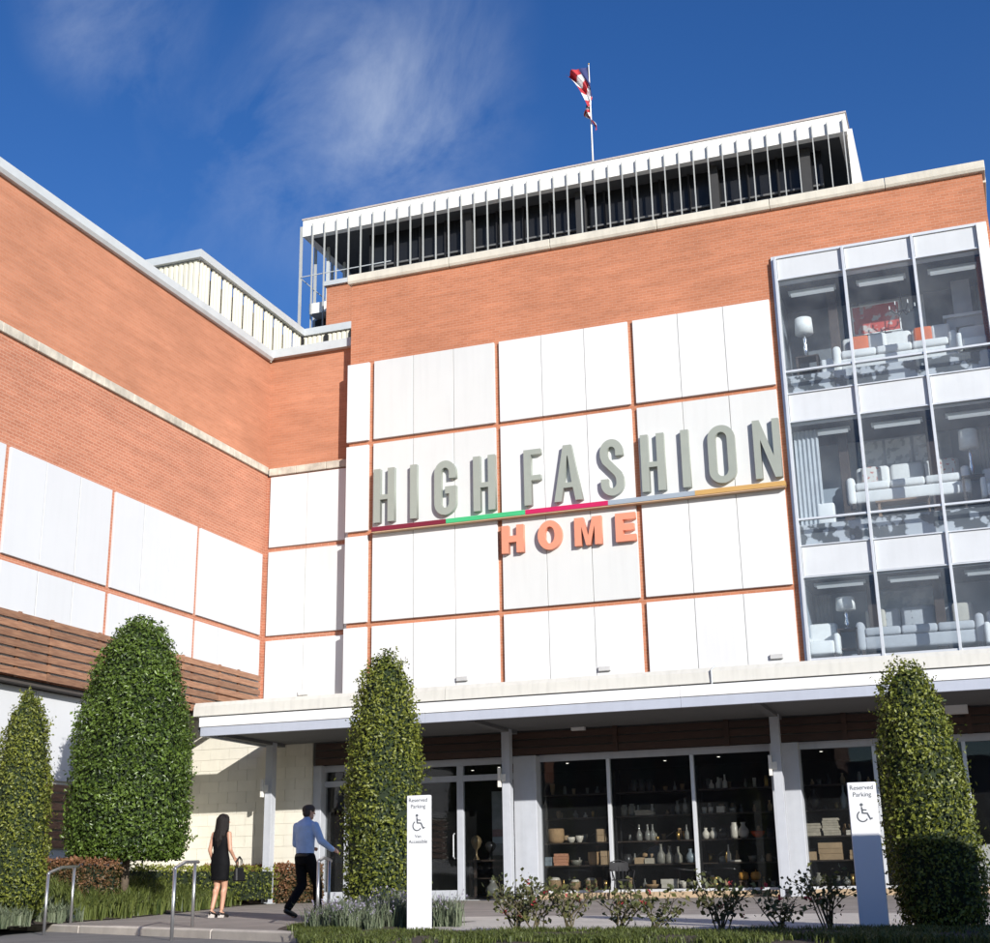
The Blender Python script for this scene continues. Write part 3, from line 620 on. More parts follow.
for i, (a, b, c) in enumerate(bars): box('colour_bar', a+.001, b-.001, 32.70, 32.912, 9.40, 9.525, mat('sign_bar_%d' % i, c, .45, .06, 2), sign)
box('bar_underside', -15.49, -4.085, 32.715, 32.912, 9.368, 9.398, mat('bar_tan', (.5, .33, .2), .7), sign)

# ================================================================== reserved parking signs
SIGNW = mat('sign_white', (.80, .80, .80), .4, .02, 1); SIGNK = mat('sign_grey_ink', (.10, .11, .12), .6, .05)
def text_mesh(t, size, align='CENTER'):
    cu_ = bpy.data.curves.new('tmp', 'FONT'); cu_.body = t; cu_.size = size; cu_.align_x = align; cu_.extrude = .0015
    return curve_to_mesh(cu_, .003)
def wheelchair(cx, cz, s):
    P = []
    P.append([(x, z) for x, z in arc(cx-.02*s, cz+.40*s, .075*s, .075*s, 0, 359, 16)])
    P.append(stroke([(cx-.02*s, cz+.30*s), (cx+.0*s, cz+.02*s), (cx+.22*s, cz+.0*s), (cx+.34*s, cz-.26*s), (cx+.44*s, cz-.22*s)], .035*s))
    P.append(stroke([(cx+.01*s, cz+.17*s), (cx+.2*s, cz+.15*s)], .03*s))
    P.append(stroke(arc(cx-.01*s, cz-.13*s, .24*s, .24*s, 120, 330, 20), .03*s))
    return [curve_mesh([p], .003) for p in P]
def parking_sign(x, y, ztop, wd, zb, van, label):
    root = empty('parking_sign', (x, y, zb), label, 'sign', 'reserved parking signs')
    box('post_panel', x-wd/2, x+wd/2, y, y+.07, zb, ztop, SIGNW, root, .008)
    def T(t, size, z):
        me = text_mesh(t, size); me.materials.append(SIGNK); put('lettering', me, (x, y-.003, z), root)
    k = wd/.33
    T('Reserved', .073*k, ztop-.085*k); T('Parking', .073*k, ztop-.165*k)
    for me in wheelchair(0, 0, .25*k): me.materials.append(SIGNK); put('wheelchair_symbol', me, (x-.01, y-.003, ztop-.36*k), root)
    if van: T('Van', .06*k, ztop-.545*k); T('Accessible', .064*k, ztop-.615*k)
    return root
parking_sign(-6.59, 15.3, 1.03, .30, -.62, True, 'white reserved parking post sign that also reads van accessible')
parking_sign(-1.30, 14.5, .925, .285, -.68, False, 'white reserved parking post sign with wheelchair symbol and no van wording')

# ================================================================== handrails
STEEL = mat('stainless', (.50, .50, .50), .3, .1, 5, metal=.85)
def handrail(p1, p2, z1, z2, h, label):
    root = empty('handrail', (p1[0], p1[1], z1), label, 'handrail', 'steel handrails at the kerb step')
    for p, z in ((p1, z1), (p2, z2)):
        build('post', MB().tube([(p[0], p[1], z-.08), (p[0], p[1], (z1 if p is p1 else z2)+h)], .024, 10), STEEL, root, smooth=True)
    a = Vector((p1[0], p1[1], z1+h)); b = Vector((p2[0], p2[1], z2+h)); e = (b-a)
    pts = [a-Vector((0, 0, .02)), a+Vector((0, 0, .012))+e*.02, a+e*.5+Vector((0, 0, .05)), b+e*.02+Vector((0, 0, .015)), b+e*.18+Vector((0, 0, -.0))]
    build('rail', MB().tube(pts, .024, 10), STEEL, root, smooth=True)
handrail((-13.77, 17.69), (-14.55, 19.35), -.63, -.52, .88, 'steel handrail at the kerb beside the planting bank edging')
handrail((-10.25, 15.74), (-11.03, 17.45), -.63, -.53, .88, 'steel handrail at the kerb in front of the woman in black')
handrail((-8.9, 17.2), (-9.6, 18.9), -.56, -.52, .88, 'steel handrail beside the lavender bed and tapered bush')

# ================================================================== plants
def leaf_cloud(name, P, D, size, m, tint, parent=None, aspect=.55, jitter=.5):
    """P (n,3) leaf bases, D (n,3) facing normals; each leaf two folded triangles"""
    n = len(P); D = D/np.linalg.norm(D, axis=1, keepdims=True)
    rnd = rng.normal(size=(n, 3)); T = np.cross(D, rnd); T /= np.linalg.norm(T, axis=1, keepdims=True); B = np.cross(D, T)
    sz = size*(1+jitter*rng.uniform(-1, 1, n))[:, None]; fold = sz*rng.uniform(.05, .25, n)[:, None]
    V = np.empty((n, 4, 3)); V[:, 0] = P; V[:, 1] = P+T*sz*.5+B*sz*aspect*.5+D*fold; V[:, 2] = P+T*sz; V[:, 3] = P+T*sz*.5-B*sz*aspect*.5+D*fold
    org = P.mean(0); V -= org
    F = np.empty((n, 2, 3), int); b = np.arange(n)*4; F[:, 0] = np.stack([b, b+1, b+2], 1); F[:, 1] = np.stack([b, b+2, b+3], 1)
    me = bpy.data.meshes.new(name); me.vertices.add(n*4); me.vertices.foreach_set('co', V.ravel())
    me.loops.add(n*6); me.loops.foreach_set('vertex_index', F.ravel()); me.polygons.add(n*2)
    me.polygons.foreach_set('loop_start', np.arange(n*2)*3); me.polygons.foreach_set('loop_total', np.full(n*2, 3))
    at = me.attributes.new('tint', 'FLOAT', 'POINT'); at.data.foreach_set('value', np.repeat(np.clip(tint, 0, 1), 4))
    me.materials.append(m); me.update(calc_edges=True); me.validate()
    o = bpy.data.objects.new(name, me); link(o, parent); o.location = Vector(org) - (wloc(parent) if parent else Vector((0, 0, 0))); return o
def lump(P, f, seed):
    """cheap smooth 3D noise in -1..1"""
    r = np.random.default_rng(seed); s = np.zeros(len(P))
    for k in range(6):
        q = r.normal(size=3)*f*(1+.5*k); s += np.sin(P@q + r.uniform(0, 6.28))/(1+.4*k)
    return s/2.6
LEAF_BIG = leaf_mat('leaf_glossy_green', (.020, .042, .008), (.15, .225, .038), .35, .25)
LEAF_MIX = leaf_mat('leaf_olive_green', (.032, .055, .010), (.27, .29, .045), .42, .28)
LEAF_RED = leaf_mat('leaf_reddish', (.05, .05, .015), (.26, .12, .06), .5, .25)
LEAF_GRASS = leaf_mat('blade_green', (.035, .058, .012), (.17, .20, .05), .5, .3)
LEAF_LAV = leaf_mat('blade_grey_green', (.06, .09, .045), (.22, .25, .16), .6, .25)
LAVFL = leaf_mat('lavender_flower', (.16, .14, .20), (.36, .33, .42), .7, .2)
LEAF_ROSE = leaf_mat('rose_leaf', (.035, .05, .018), (.15, .15, .05), .5, .25)
ROSE = leaf_mat('rose_bloom', (.35, .02, .03), (.65, .08, .10), .6, .2)
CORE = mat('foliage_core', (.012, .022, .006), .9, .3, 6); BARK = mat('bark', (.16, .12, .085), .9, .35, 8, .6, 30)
def topiary(name, base, top_z, crown_z, prof, R0, m, label, nleaf, leaf, seed, trunk_r=.07, bump=.075):
    x, y, zb = base; root = empty(name, base, label, 'tree', 'clipped evergreen bushes before the store')
    h = top_z-crown_z; tt = np.array([p[0] for p in prof]); rr = np.array([p[1] for p in prof])
    mb = MB().tube([(x, y, zb-.05), (x+.02, y, crown_z+.1), (x-.01, y+.02, crown_z+h*.45)], [trunk_r*1.15, trunk_r, trunk_r*.4], 10)
    for k in range(5):
        a = k*1.3; mb.tube([(x, y, crown_z+.05+.1*k), (x+math.cos(a)*R0*.6, y+math.sin(a)*R0*.6, crown_z+.4+.15*k)], [trunk_r*.5, trunk_r*.2], 6)
    build('trunk', mb, BARK, root, smooth=True)
    # core follows the profile, set inside
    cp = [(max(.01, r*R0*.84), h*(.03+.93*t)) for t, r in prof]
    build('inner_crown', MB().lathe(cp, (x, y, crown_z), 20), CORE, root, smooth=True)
    # sample by area
    t = rng.uniform(0, 1, nleaf*3); keep = rng.uniform(0, 1, nleaf*3) < np.interp(t, tt, rr)+.12; t = t[keep][:nleaf]
    th = rng.uniform(0, 2*math.pi, len(t)); r = np.interp(t, tt, rr)*R0
    slope = np.gradient(np.interp(np.linspace(0, 1, 60), tt, rr)*R0, h/59); sl = np.interp(t, np.linspace(0, 1, 60), slope)
    Nn = np.stack([np.cos(th), np.sin(th), -np.clip(sl, -3, 3)], 1); Nn /= np.linalg.norm(Nn, axis=1, keepdims=True)
    S = np.stack([x+r*np.cos(th), y+r*np.sin(th), crown_z+h*t], 1)
    lum = lump(S, 3.2, seed)*.5+lump(S, 9.0, seed+1)*.5
    dep = rng.beta(1.2, 2.6, len(t))*R0*.30
    sp = (rng.uniform(0, 1, len(t)) < .06)*rng.uniform(.02, .09, len(t))+(rng.uniform(0, 1, len(t)) < .006)*rng.uniform(.05, .16, len(t))
    S = S - Nn*(dep-bump*lum-sp)[:, None]
    # stray sprigs
    ns = nleaf//160; ii = rng.integers(0, len(S), ns); sd = Nn[ii]*.8+np.array([0, 0, .6])+rng.normal(0, .3, (ns, 3)); sd /= np.linalg.norm(sd, axis=1, keepdims=True)
    ln = rng.uniform(.04, .14, ns)*(R0/.6)**.5; Q = np.concatenate([S[ii]+Nn[ii]*.03+sd*(ln*f)[:, None]+rng.normal(0, .008, (ns, 3)) for f in (.2, .4, .6, .8, 1.0)])
    S = np.concatenate([S, Q]); Nn = np.concatenate([Nn, np.tile(Nn[ii], (5, 1))]); lum = np.concatenate([lum, np.full(len(Q), .6)])
    # flat underside leaves
    nb = nleaf//14; a = rng.uniform(0, 2*math.pi, nb); q = np.sqrt(rng.uniform(.2, 1, nb))*R0*rr[0]; U = np.stack([x+q*np.cos(a), y+q*np.sin(a), crown_z+rng.uniform(-.06, .08, nb)], 1)
    S = np.concatenate([S, U]); Nn = np.concatenate([Nn, np.tile([0, 0, -1.], (nb, 1))]); lum = np.concatenate([lum, np.zeros(nb)])
    ok = (lum > -.62) | (rng.uniform(0, 1, len(S)) < .35); S, Nn, lum = S[ok], Nn[ok], lum[ok]      # thin spots between clumps
    D = Nn*1.0+rng.normal(size=S.shape)*.75
    tint = .40+.34*lum+rng.normal(0, .22, len(S))
    leaf_cloud('crown', S, D, leaf, m, tint, root); return root
PB = [(0, .90), (.03, .97), (.12, 1.0), (.3, .99), (.45, .96), (.58, .89), (.70, .79), (.80, .67), (.88, .53), (.94, .37), (.98, .2), (1, .05)]
PM = [(0, .80), (.05, .95), (.15, 1.0), (.35, .99), (.5, .95), (.65, .86), (.77, .74), (.87, .60), (.94, .42), (.98, .25), (1, .08)]
PR = [(0, .80), (.08, .96), (.2, 1.0), (.4, .99), (.55, .95), (.7, .84), (.82, .70), (.9, .58), (.96, .42), (.99, .25), (1, .1)]
topiary('clipped_tree', (-16.32, 23.3, left_z(-16.32, 23.3)-.05), 5.47, .62, PB, 1.20, LEAF_BIG, 'broad glossy dark green bullet shaped tree on a short trunk', 40000, .070, 11, .075, .13)
topiary('tapered_bush', (-15.06, 18.5, left_z(-15.06, 18.5)-.05), 3.25, -.32, PM, .50, LEAF_MIX, 'olive green tapered bush beside the steel handrail of the planting bank', 17000, .048, 21, .05)
topiary('tapered_bush', (-8.28, 18.0, -.5), 3.36, -.45, PM, .60, LEAF_MIX, 'olive green tapered bush behind the van accessible parking sign', 19000, .048, 31, .05)
topiary('tapered_bush', (-.62, 15.0, -.58), 2.22, -.57, PR, .465, LEAF_MIX, 'olive green tapered bush with its lower half in shadow', 17000, .040, 41, .05).rotation_euler = (0, R(-3.4), 0)
def hedge(name, x0, x1, y0, y1, z0, z1, m, label, n, leaf, seed, zfun=None):
    root = empty(name, ((x0+x1)/2, (y0+y1)/2, z0), label, 'hedge', 'low hedges')
    box('inner_growth', x0+.12, x1-.12, y0+.1, y1-.1, z0, z1-.12, CORE, root)
    P = np.stack([rng.uniform(x0, x1, n), rng.uniform(y0, y1, n), rng.uniform(z0, z1, n)], 1); side = rng.integers(0, 5, n)
    e = rng.beta(1, 3, n)*.16; N_ = np.zeros((n, 3))
    for k, (ax, val, sg) in enumerate(((1, y0, -1), (2, z1, 1), (0, x0, -1), (0, x1, 1), (1, y0, -1))):
        q = side == k; P[q, ax] = val-sg*e[q]; N_[q, ax] = sg
    lm = lump(P, 5, seed); P += N_*(.05*lm)[:, None]
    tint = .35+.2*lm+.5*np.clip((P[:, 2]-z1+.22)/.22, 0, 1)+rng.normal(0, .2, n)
    leaf_cloud('foliage', P, N_+rng.normal(size=P.shape)*.8, leaf, m, tint, root)
hedge('hedge', -20.4, -16.9, 32.52, 32.95, -.42, .55, LEAF_RED, 'low reddish hedge along the cream block wall behind the walkers', 8000, .07, 51)
hedge('hedge', -17.0, -15.85, 21.3, 22.6, -.3, .55, LEAF_RED, 'low reddish hedge block between the left bush and the broad tree', 4200, .06, 52)
hedge('hedge', -19.6, -17.6, 25.0, 31.8, -.3, .50, LEAF_MIX, 'low dark hedge under the side wing behind the broad tree', 7000, .07, 53)
def blades(name, pts, hgt, m, label, cat, per, width=.012, spread=.5, kind=None, group=None, flower=None):
    V, F, T = [], [], []; FP = []
    for (x, y, z) in pts:
        for k in range(per):
            a = random.uniform(0, 6.283); l = hgt*random.uniform(.6, 1.15); q = spread*random.uniform(.2, 1)*l
            dx, dy = math.cos(a), math.sin(a); bx, by = x+random.uniform(-.05, .05), y+random.uniform(-.05, .05); wv = Vector((-dy, dx, 0))*width
            n = len(V); p0 = Vector((bx, by, z-.02)); p1 = Vector((bx+dx*q*.35, by+dy*q*.35, z+l*.62)); p2 = Vector((bx+dx*q, by+dy*q, z+l*random.uniform(.75, 1)))
            V += [p0-wv, p0+wv, p1+wv*.8, p1-wv*.8, p2]; F += [(n, n+1, n+2, n+3), (n+3, n+2, n+4)]; T += [random.gauss(.5, .22)]*5
            if flower and random.random() < flower[1]: FP.append(p2)
    me = bpy.data.meshes.new(name); org = Vector((sum(p[0] for p in pts)/len(pts), sum(p[1] for p in pts)/len(pts), min(p[2] for p in pts)))
    me.from_pydata([tuple(v-org) for v in V], [], F); at = me.attributes.new('tint', 'FLOAT', 'POINT'); at.data.foreach_set('value', [min(1, max(0, t)) for t in T]); me.materials.append(m)
    o = bpy.data.objects.new(name, me); link(o); o.location = org; tag(o, label, cat, group)
    if kind: o['kind'] = kind
    if FP:
        P = np.array([tuple(p) for p in FP]); P = np.repeat(P, 5, 0)+rng.normal(0, .012, (len(FP)*5, 3))-np.array([0, 0, .02])
        f = leaf_cloud('flowers', P, rng.normal(size=P.shape), .028, flower[0], rng.uniform(.1, 1, len(P)), o); f['kind'] = 'stuff'
    return o
# grassy ground cover on the bank
pts = []
while len(pts) < 900:
    y = random.uniform(19.9, 30.5); x = edge_x(y)-random.uniform(.02, 2.6)
    if math.hypot(x+16.2, y-23.3) < .12 or (x < -15.8 and 21.2 < y < 22.7): continue
    pts.append((x, y, left_z(x, y)))
blades('ground_cover', pts, .40, LEAF_GRASS, 'tufted dark green ground cover on the bank below the broad tree', 'ground cover', 14, .014, .8, 'stuff')
pts = []
while len(pts) < 330:
    y = random.uniform(16.6, 20.0); x = edge_x(y)-random.uniform(.0, 2.2); pts.append((x, y, left_z(x, y)))
blades('bank_plants', pts, .30, LEAF_LAV, 'grey green low plants at the foot of the tapered bush by the kerb end', 'ground cover', 14, .013, .8, 'stuff')
# grass along the front planting strip
def bed_z(x, y): return tz(y)+.045
pts = []
while len(pts) < 2800:
    x = random.uniform(-8.6, .9); y0, y1 = bed_y(x); y = random.uniform(y0+.05, min(y1, y0+2.3 if x > -6.6 else y0+1.3))
    if math.sin(x*5.1+1)+math.sin(y*4.3+x*2.2)+random.gauss(0, .7) >-.25: pts.append((x, y, bed_z(x, y)-.03))
blades('front_grass', pts, .095, LEAF_GRASS, 'short patchy grass along the front planting strip', 'grass', 11, .006, 1.1, 'stuff')
# lavender clumps
LV_ = ((-7.95, 16.2, 22, .40, 'beside the steel handrail'), (-7.45, 16.6, 24, .46, 'directly below the tapered bush'), (-7.05, 15.9, 24, .42, 'left of the van accessible sign'), (-7.75, 15.5, 22, .34, 'nearest the kerb corner'), (-7.25, 15.1, 24, .34, 'beside the front grass'), (-6.95, 16.9, 18, .40, 'behind the van accessible sign'), (-8.1, 17.1, 14, .36, 'at the foot of the tapered bush trunk'))
for k, (x, y, n, hh, lb) in enumerate(LV_):
    pts = [(x+random.gauss(0, .17), y+random.gauss(0, .17), tz(y)+.02) for _ in range(n)]
    blades('lavender', pts, hh, LEAF_LAV, 'grey green lavender clump '+lb, 'lavender', 18, .007, .8, None, 'lavender clumps', (LAVFL, .10))
# rose bushes
def rose(x, y, zb, hh, rad, n, label, seed):
    root = empty('rose_bush', (x, y, zb), label, 'rose bush', 'rose bushes in the front planting strip'); r = random.Random(seed); mb = MB(); tips = []
    for k in range(n):
        a = r.uniform(0, 6.28); p = Vector((x+r.uniform(-.06, .06), y+r.uniform(-.06, .06), zb-.03)); pts = [p]; q = r.uniform(.3, 1)*rad; hz = hh*r.uniform(.55, 1)
        for s in (.33, .66, 1): pts.append(Vector((x+math.cos(a)*q*s+r.gauss(0, .02), y+math.sin(a)*q*s+r.gauss(0, .02), zb+hz*s**.8)))
        mb.tube(pts, [.009, .008, .006, .004], 5); tips += [(pts[i]+(pts[i+1]-pts[i])*r.random()) for i in (1, 2) for _ in range(9)]+[pts[-1]]*4
        for _ in range(2):
            b0 = pts[2]; b1 = b0+Vector((r.gauss(0, .12), r.gauss(0, .12), r.uniform(.05, .2))); mb.tube([b0, b1], [.005, .003], 4); tips += [b1]*4
    build('canes', mb, mat('rose_cane', (.12, .10, .05), .8, .3, 8), root)
    P = np.array([tuple(t) for t in tips]); P = P+rng.normal(0, .045, P.shape)
    leaf_cloud('leaves', P, rng.normal(size=P.shape)+np.array([0, 0, .6]), .055, LEAF_ROSE, rng.normal(.45, .25, len(P)), root, .65)
    m_ = max(2, n//3); B = P[r.sample(range(len(P)), m_)]; B = np.repeat(B, 9, 0)+rng.normal(0, .012, (m_*9, 3))+np.array([0, 0, .03])
    leaf_cloud('blooms', B, rng.normal(size=B.shape), .03, ROSE, rng.uniform(0, 1, len(B)), root, .9)['kind'] = 'stuff'
for k, (x, y, hh, rad, n, lb) in enumerate(((-5.25, 15.0, .54, .36, 13, 'bushy rose with faded pink blooms beside the van accessible sign'), (-4.85, 14.5, .46, .38, 7, 'thin leggy rose with red blooms before the shop pilaster'),
        (-4.45, 14.4, .48, .38, 8, 'sparse rose with a few red blooms before the black chair'), (-3.95, 14.6, .44, .35, 8, 'low sparse rose bush before the second shop window'), (-3.5, 14.3, .34, .3, 6, 'very low wiry rose between grass and walkway'),
        (-2.83, 14.5, .52, .36, 10, 'dark shaded rose bush before the third shop window'), (-2.2, 14.3, .42, .32, 7, 'small dark shaded rose left of the plain parking sign'), (-1.85, 15.2, .56, .34, 10, 'tall dark shaded rose directly behind the plain parking sign'), (-.95, 15.1, .5, .3, 9, 'dark shaded rose between plain parking sign and shaded bush'))):
    rose(x, y, bed_z(x, y)-.02, hh, rad, n, lb, 100+k)

# ================================================================== black patio chair
def patio_chair(x, y, z):
    root = empty('patio_chair', (x, y, z), 'black metal chair with curved back standing before the shop window', 'chair'); rz = .5
    def W(p): c, s = math.cos(rz), math.sin(rz); return (x+p[0]*c-p[1]*s, y+p[0]*s+p[1]*c, z+p[2])
    def T(n, pts, r): build(n, MB().tube([W(p) for p in pts], r, 8), DARKMETAL, root, smooth=True)
    for sx in (-1, 1):
        T('leg', [(sx*.27, -.27, 0), (sx*.22, -.2, .44)], .014); T('leg', [(sx*.27, .27, 0), (sx*.22, .2, .44)], .014)
        T('arm', [(sx*.22, -.2, .44), (sx*.27, -.18, .64), (sx*.27, .08, .67), (sx*.24, .22, .66)], .014)
    T('back_frame', [(-.22, .2, .44), (-.24, .24, .66), (-.2, .29, .84), (0, .31, .9), (.2, .29, .84), (.24, .24, .66), (.22, .2, .44)], .015)
    V = [W((.235*math.cos(t)*1.02, .235*math.sin(t), .45)) for t in np.linspace(0, 6.283, 17)[:-1]]; mb = MB(); mb.v = V+[(a, b, c-.025) for a, b, c in V]
    mb.f = [tuple(range(16)), tuple(reversed(range(16, 32)))]+[(i, 16+i, 16+(i+1) % 16, (i+1) % 16) for i in range(16)]; mb.mi = [0]*18; build('seat', mb, DARKMETAL, root)
    for k in range(5):
        u = -.16+.08*k; T('back_slat', [(u, .215, .45), (u*1.1, .27, .66), (u, .30, .86)], .010)
    mb = MB(); P = [W((-.23+.46*i/8, .245+.03*math.sin(math.pi*i/8), .64)) for i in range(9)]; mb.v = P+[(a, b, c+.20) for a, b, c in P]; mb.f = [(i, i+1, 10+i, 9+i) for i in range(8)]; mb.mi = [0]*8
    o = build('back_panel', mb, DARKMETAL, root); o.modifiers.new('solid', 'SOLIDIFY').thickness = .012
patio_chair(-8.55, 32.0, tz(32))

# ================================================================== people
def remesh(mb, name, voxel, m, parent, smooth_it=4):
    me = bpy.data.meshes.new(name); me.from_pydata([tuple(v) for v in mb.v], [], mb.f)
    o = bpy.data.objects.new(name, me); COL.objects.link(o)
    r = o.modifiers.new('r', 'REMESH'); r.mode = 'VOXEL'; r.voxel_size = voxel; r.use_smooth_shade = True
    s = o.modifiers.new('s', 'SMOOTH'); s.iterations = smooth_it; s.factor = .5
    dg = bpy.context.evaluated_depsgraph_get(); dg.update(); m2 = bpy.data.meshes.new_from_object(o.evaluated_get(dg))
    bpy.data.objects.remove(o); bpy.data.meshes.remove(me); m2.name = name; m2.materials.clear(); m2.materials.append(m)
    m2.polygons.foreach_set('use_smooth', [True]*len(m2.polygons))
    q = bpy.data.objects.new(name, m2); link(q, parent); return q
def cap(mb, p0, r0, p1, r1, seg=12):
    p0, p1 = Vector(p0), Vector(p1); d = (p1-p0).normalized(); pts, rad = [], []
    for a in (80, 55, 28): pts.append(p0-d*r0*math.sin(R(a))); rad.append(r0*math.cos(R(a)))
    pts += [p0, p1]; rad += [r0, r1]
    for a in (28, 55, 80): pts.append(p1+d*r1*math.sin(R(a))); rad.append(r1*math.cos(R(a)))
    mb.tube(pts, rad, seg)
def chain(mb, P, rr):
    for i in range(len(P)-1): cap(mb, P[i], rr[i], P[i+1], rr[i+1])
def hand(mb, wrist, dirv, palm_n, side):
    """palm and five curled fingers"""
    w = Vector(wrist); d = Vector(dirv).normalized(); n = Vector(palm_n); n = (n-d*n.dot(d)).normalized(); t = d.cross(n)*side
    for k in (-.028, -.009, .010, .028): cap(mb, w+t*k*.7, .015, w+d*.085+t*k, .0125)
    for k, l in ((-.028, .062), (-.009, .074), (.010, .080), (.028, .070)):
        a = w+d*.09+t*k; b = a+d*l*.5+n*l*.18; c = b+d*l*.32+n*l*.36; cap(mb, a, .0095, b, .0088, 8); cap(mb, b, .0088, c, .0075, 8)
    a = w+d*.02+t*.03; b = a+t*.03+d*.035+n*.012; c = b+d*.032+t*.006+n*.012; cap(mb, a, .013, b, .0105, 8); cap(mb, b, .0105, c, .0085, 8)
def head(mb, c, s=1.0, turn=0.0):
    """skull, jaw, nose, ears; c = centre of the skull"""
    c = Vector(c); ct, st = math.cos(turn), math.sin(turn)
    def W(x, y, z): return c+Vector((x*ct-y*st, x*st+y*ct, z))*s
    cap(mb, W(0, -.02, .025), .082*s, W(0, .025, .02), .078*s); cap(mb, W(0, .03, -.05), .062*s, W(0, .045, -.085), .042*s); cap(mb, W(0, .0, -.02), .07*s, W(0, .03, -.06), .06*s)
    cap(mb, W(0, .098, .0), .011*s, W(0, .112, -.03), .014*s)
    for q in (-1, 1): cap(mb, W(q*.080, -.005, .012), .014*s, W(q*.083, .002, -.028), .011*s)
    return W
SKIN = mat('skin', (.52, .29, .19), .5, .08, 20); SKIN2 = mat('skin_warm', (.50, .27, .175), .5, .08, 20)
HAIRD = mat('dark_hair', (.010, .007, .006), .55, .3, 60, .4, 120, stretch=(6, 6, 1), spec=.25); HAIRB = mat('brown_hair', (.045, .028, .018), .6, .3, 60, .4, 120)
EYE = mat('eye_dark', (.03, .02, .015), .2); LIP = mat('lip', (.35, .12, .10), .5)
def face(root, W, s):
    for q in (-1, 1): build('eye', MB().lathe([(.001, -.006), (.006, -.004), (.009, 0), (.006, .004), (.001, .006)], W(q*.032, .094, .012), 8), EYE, root, smooth=True)
    a, b = W(-.024, .100, -.058), W(.024, .100, -.058); build('mouth', MB().tube([a, (a+b)/2+Vector((0, .003, 0)), b], [.003, .006, .003], 6), LIP, root, smooth=True)
def place(root, loc, rz, sc):
    root.location = loc; root.rotation_euler = (0, 0, rz); root.scale = (sc, sc, sc)

# --- man in blue shirt
man = empty('person', (0, 0, 0), 'man in light blue shirt and black trousers striding towards the shop entrance', 'person')
hipR, hipL = (.09, .0, .93), (-.09, 0, .93)
kR, aR = (.10, .20, .52), (.07, .26, .10); kL, aL = (-.07, .02, .50), (-.06, -.30, .17)
sR, eR, wR = (.195, .01, 1.42), (.31, .03, 1.18), (.37, .24, 1.05); sL, eL, wL = (-.195, .01, 1.42), (-.25, .05, 1.15), (-.16, .25, 1.06)
mb = MB(); W = head(mb, (.012, .05, 1.645), 1.02, -.35); cap(mb, (0, .01, 1.46), .056, (.005, .035, 1.57), .052)
mb.lathe([(.02, 0), (.125, .02), (.145, .10), (.135, .25), (.155, .42), (.165, .50), (.10, .57), (.03, .6)], (0, 0, .88), 20, sx=1.1, sy=.70)
for p in ((hipR, kR, aR), (hipL, kL, aL)): chain(mb, p, (.085, .058, .042))
chain(mb, (sR, eR, wR), (.052, .042, .030)); chain(mb, (sL, eL, wL), (.052, .042, .030))
hand(mb, wR, (.25, .85, -.25), (-.6, .4, -.5), 1); hand(mb, wL, (.5, .8, .1), (.7, -.4, -.4), -1)
cap(mb, (aR[0], aR[1]-.03, .05), .035, (aR[0]+.01, aR[1]+.15, .035), .03); cap(mb, (aL[0], aL[1]-.03, .13), .035, (aL[0], aL[1]+.13, .035), .03)
remesh(mb, 'body', .009, SKIN, man)
face(man, W, 1.02)
mb = MB(); mb.lathe([(.05, 0), (.148, .015), (.155, .06), (.158, .15), (.160, .25), (.178, .42), (.185, .49), (.135, .565), (.075, .60), (.06, .605)], (0, .0, .93), 24, sx=1.08, sy=.76)
chain(mb, (sR, eR, wR), (.070, .060, .043)); chain(mb, (sL, eL, wL), (.070, .060, .043)); cap(mb, (0, .012, 1.50), .066, (.003, .02, 1.53), .064)
remesh(mb, 'shirt', .010, mat('blue_shirt', (.40, .55, .80), .8, .14, 9, .5, 14), man, 3)
mb = MB(); mb.lathe([(.04, 0), (.135, .03), (.158, .10), (.155, .19), (.150, .20)], (0, -.005, .80), 24, sx=1.06, sy=.78)
for p in ((hipR, kR, aR), (hipL, kL, aL)): chain(mb, p, (.106, .080, .066))
remesh(mb, 'trousers', .010, mat('black_trousers', (.006, .006, .007), .8, .3, 12, .3, 20, spec=.12), man, 3)
for a, t in ((aR, 0), (aL, 1)):
    mb = MB(); z = .07 if not t else .14; cap(mb, (a[0], a[1]-.05, z-.02), .042, (a[0], a[1]+.05, .055 if not t else .085), .045); cap(mb, (a[0], a[1]+.05, .055 if not t else .085), .045, (a[0], a[1]+.17, .042), .038)
    remesh(mb, 'shoe', .010, mat('black_shoe', (.012, .011, .010), .35), man, 2)
build('belt', MB().lathe([(.160, 0), (.166, .005), (.166, .032), (.160, .036)], (0, -.004, .945), 24, sx=1.06, sy=.79), mat('belt_leather', (.02, .015, .01), .4), man, smooth=True)
mb = MB(); c = Vector((.012, .05, 1.645)); cap(mb, c+Vector((-.004, -.035, .035)), .083, c+Vector((.02, .015, .045)), .080); cap(mb, c+Vector((0, -.05, -.02)), .068, c+Vector((0, -.03, .02)), .078)
remesh(mb, 'hair', .009, HAIRB, man, 2)
place(man, (-11.0, 20.76, tz(20.76)), R(-14), 1.035)

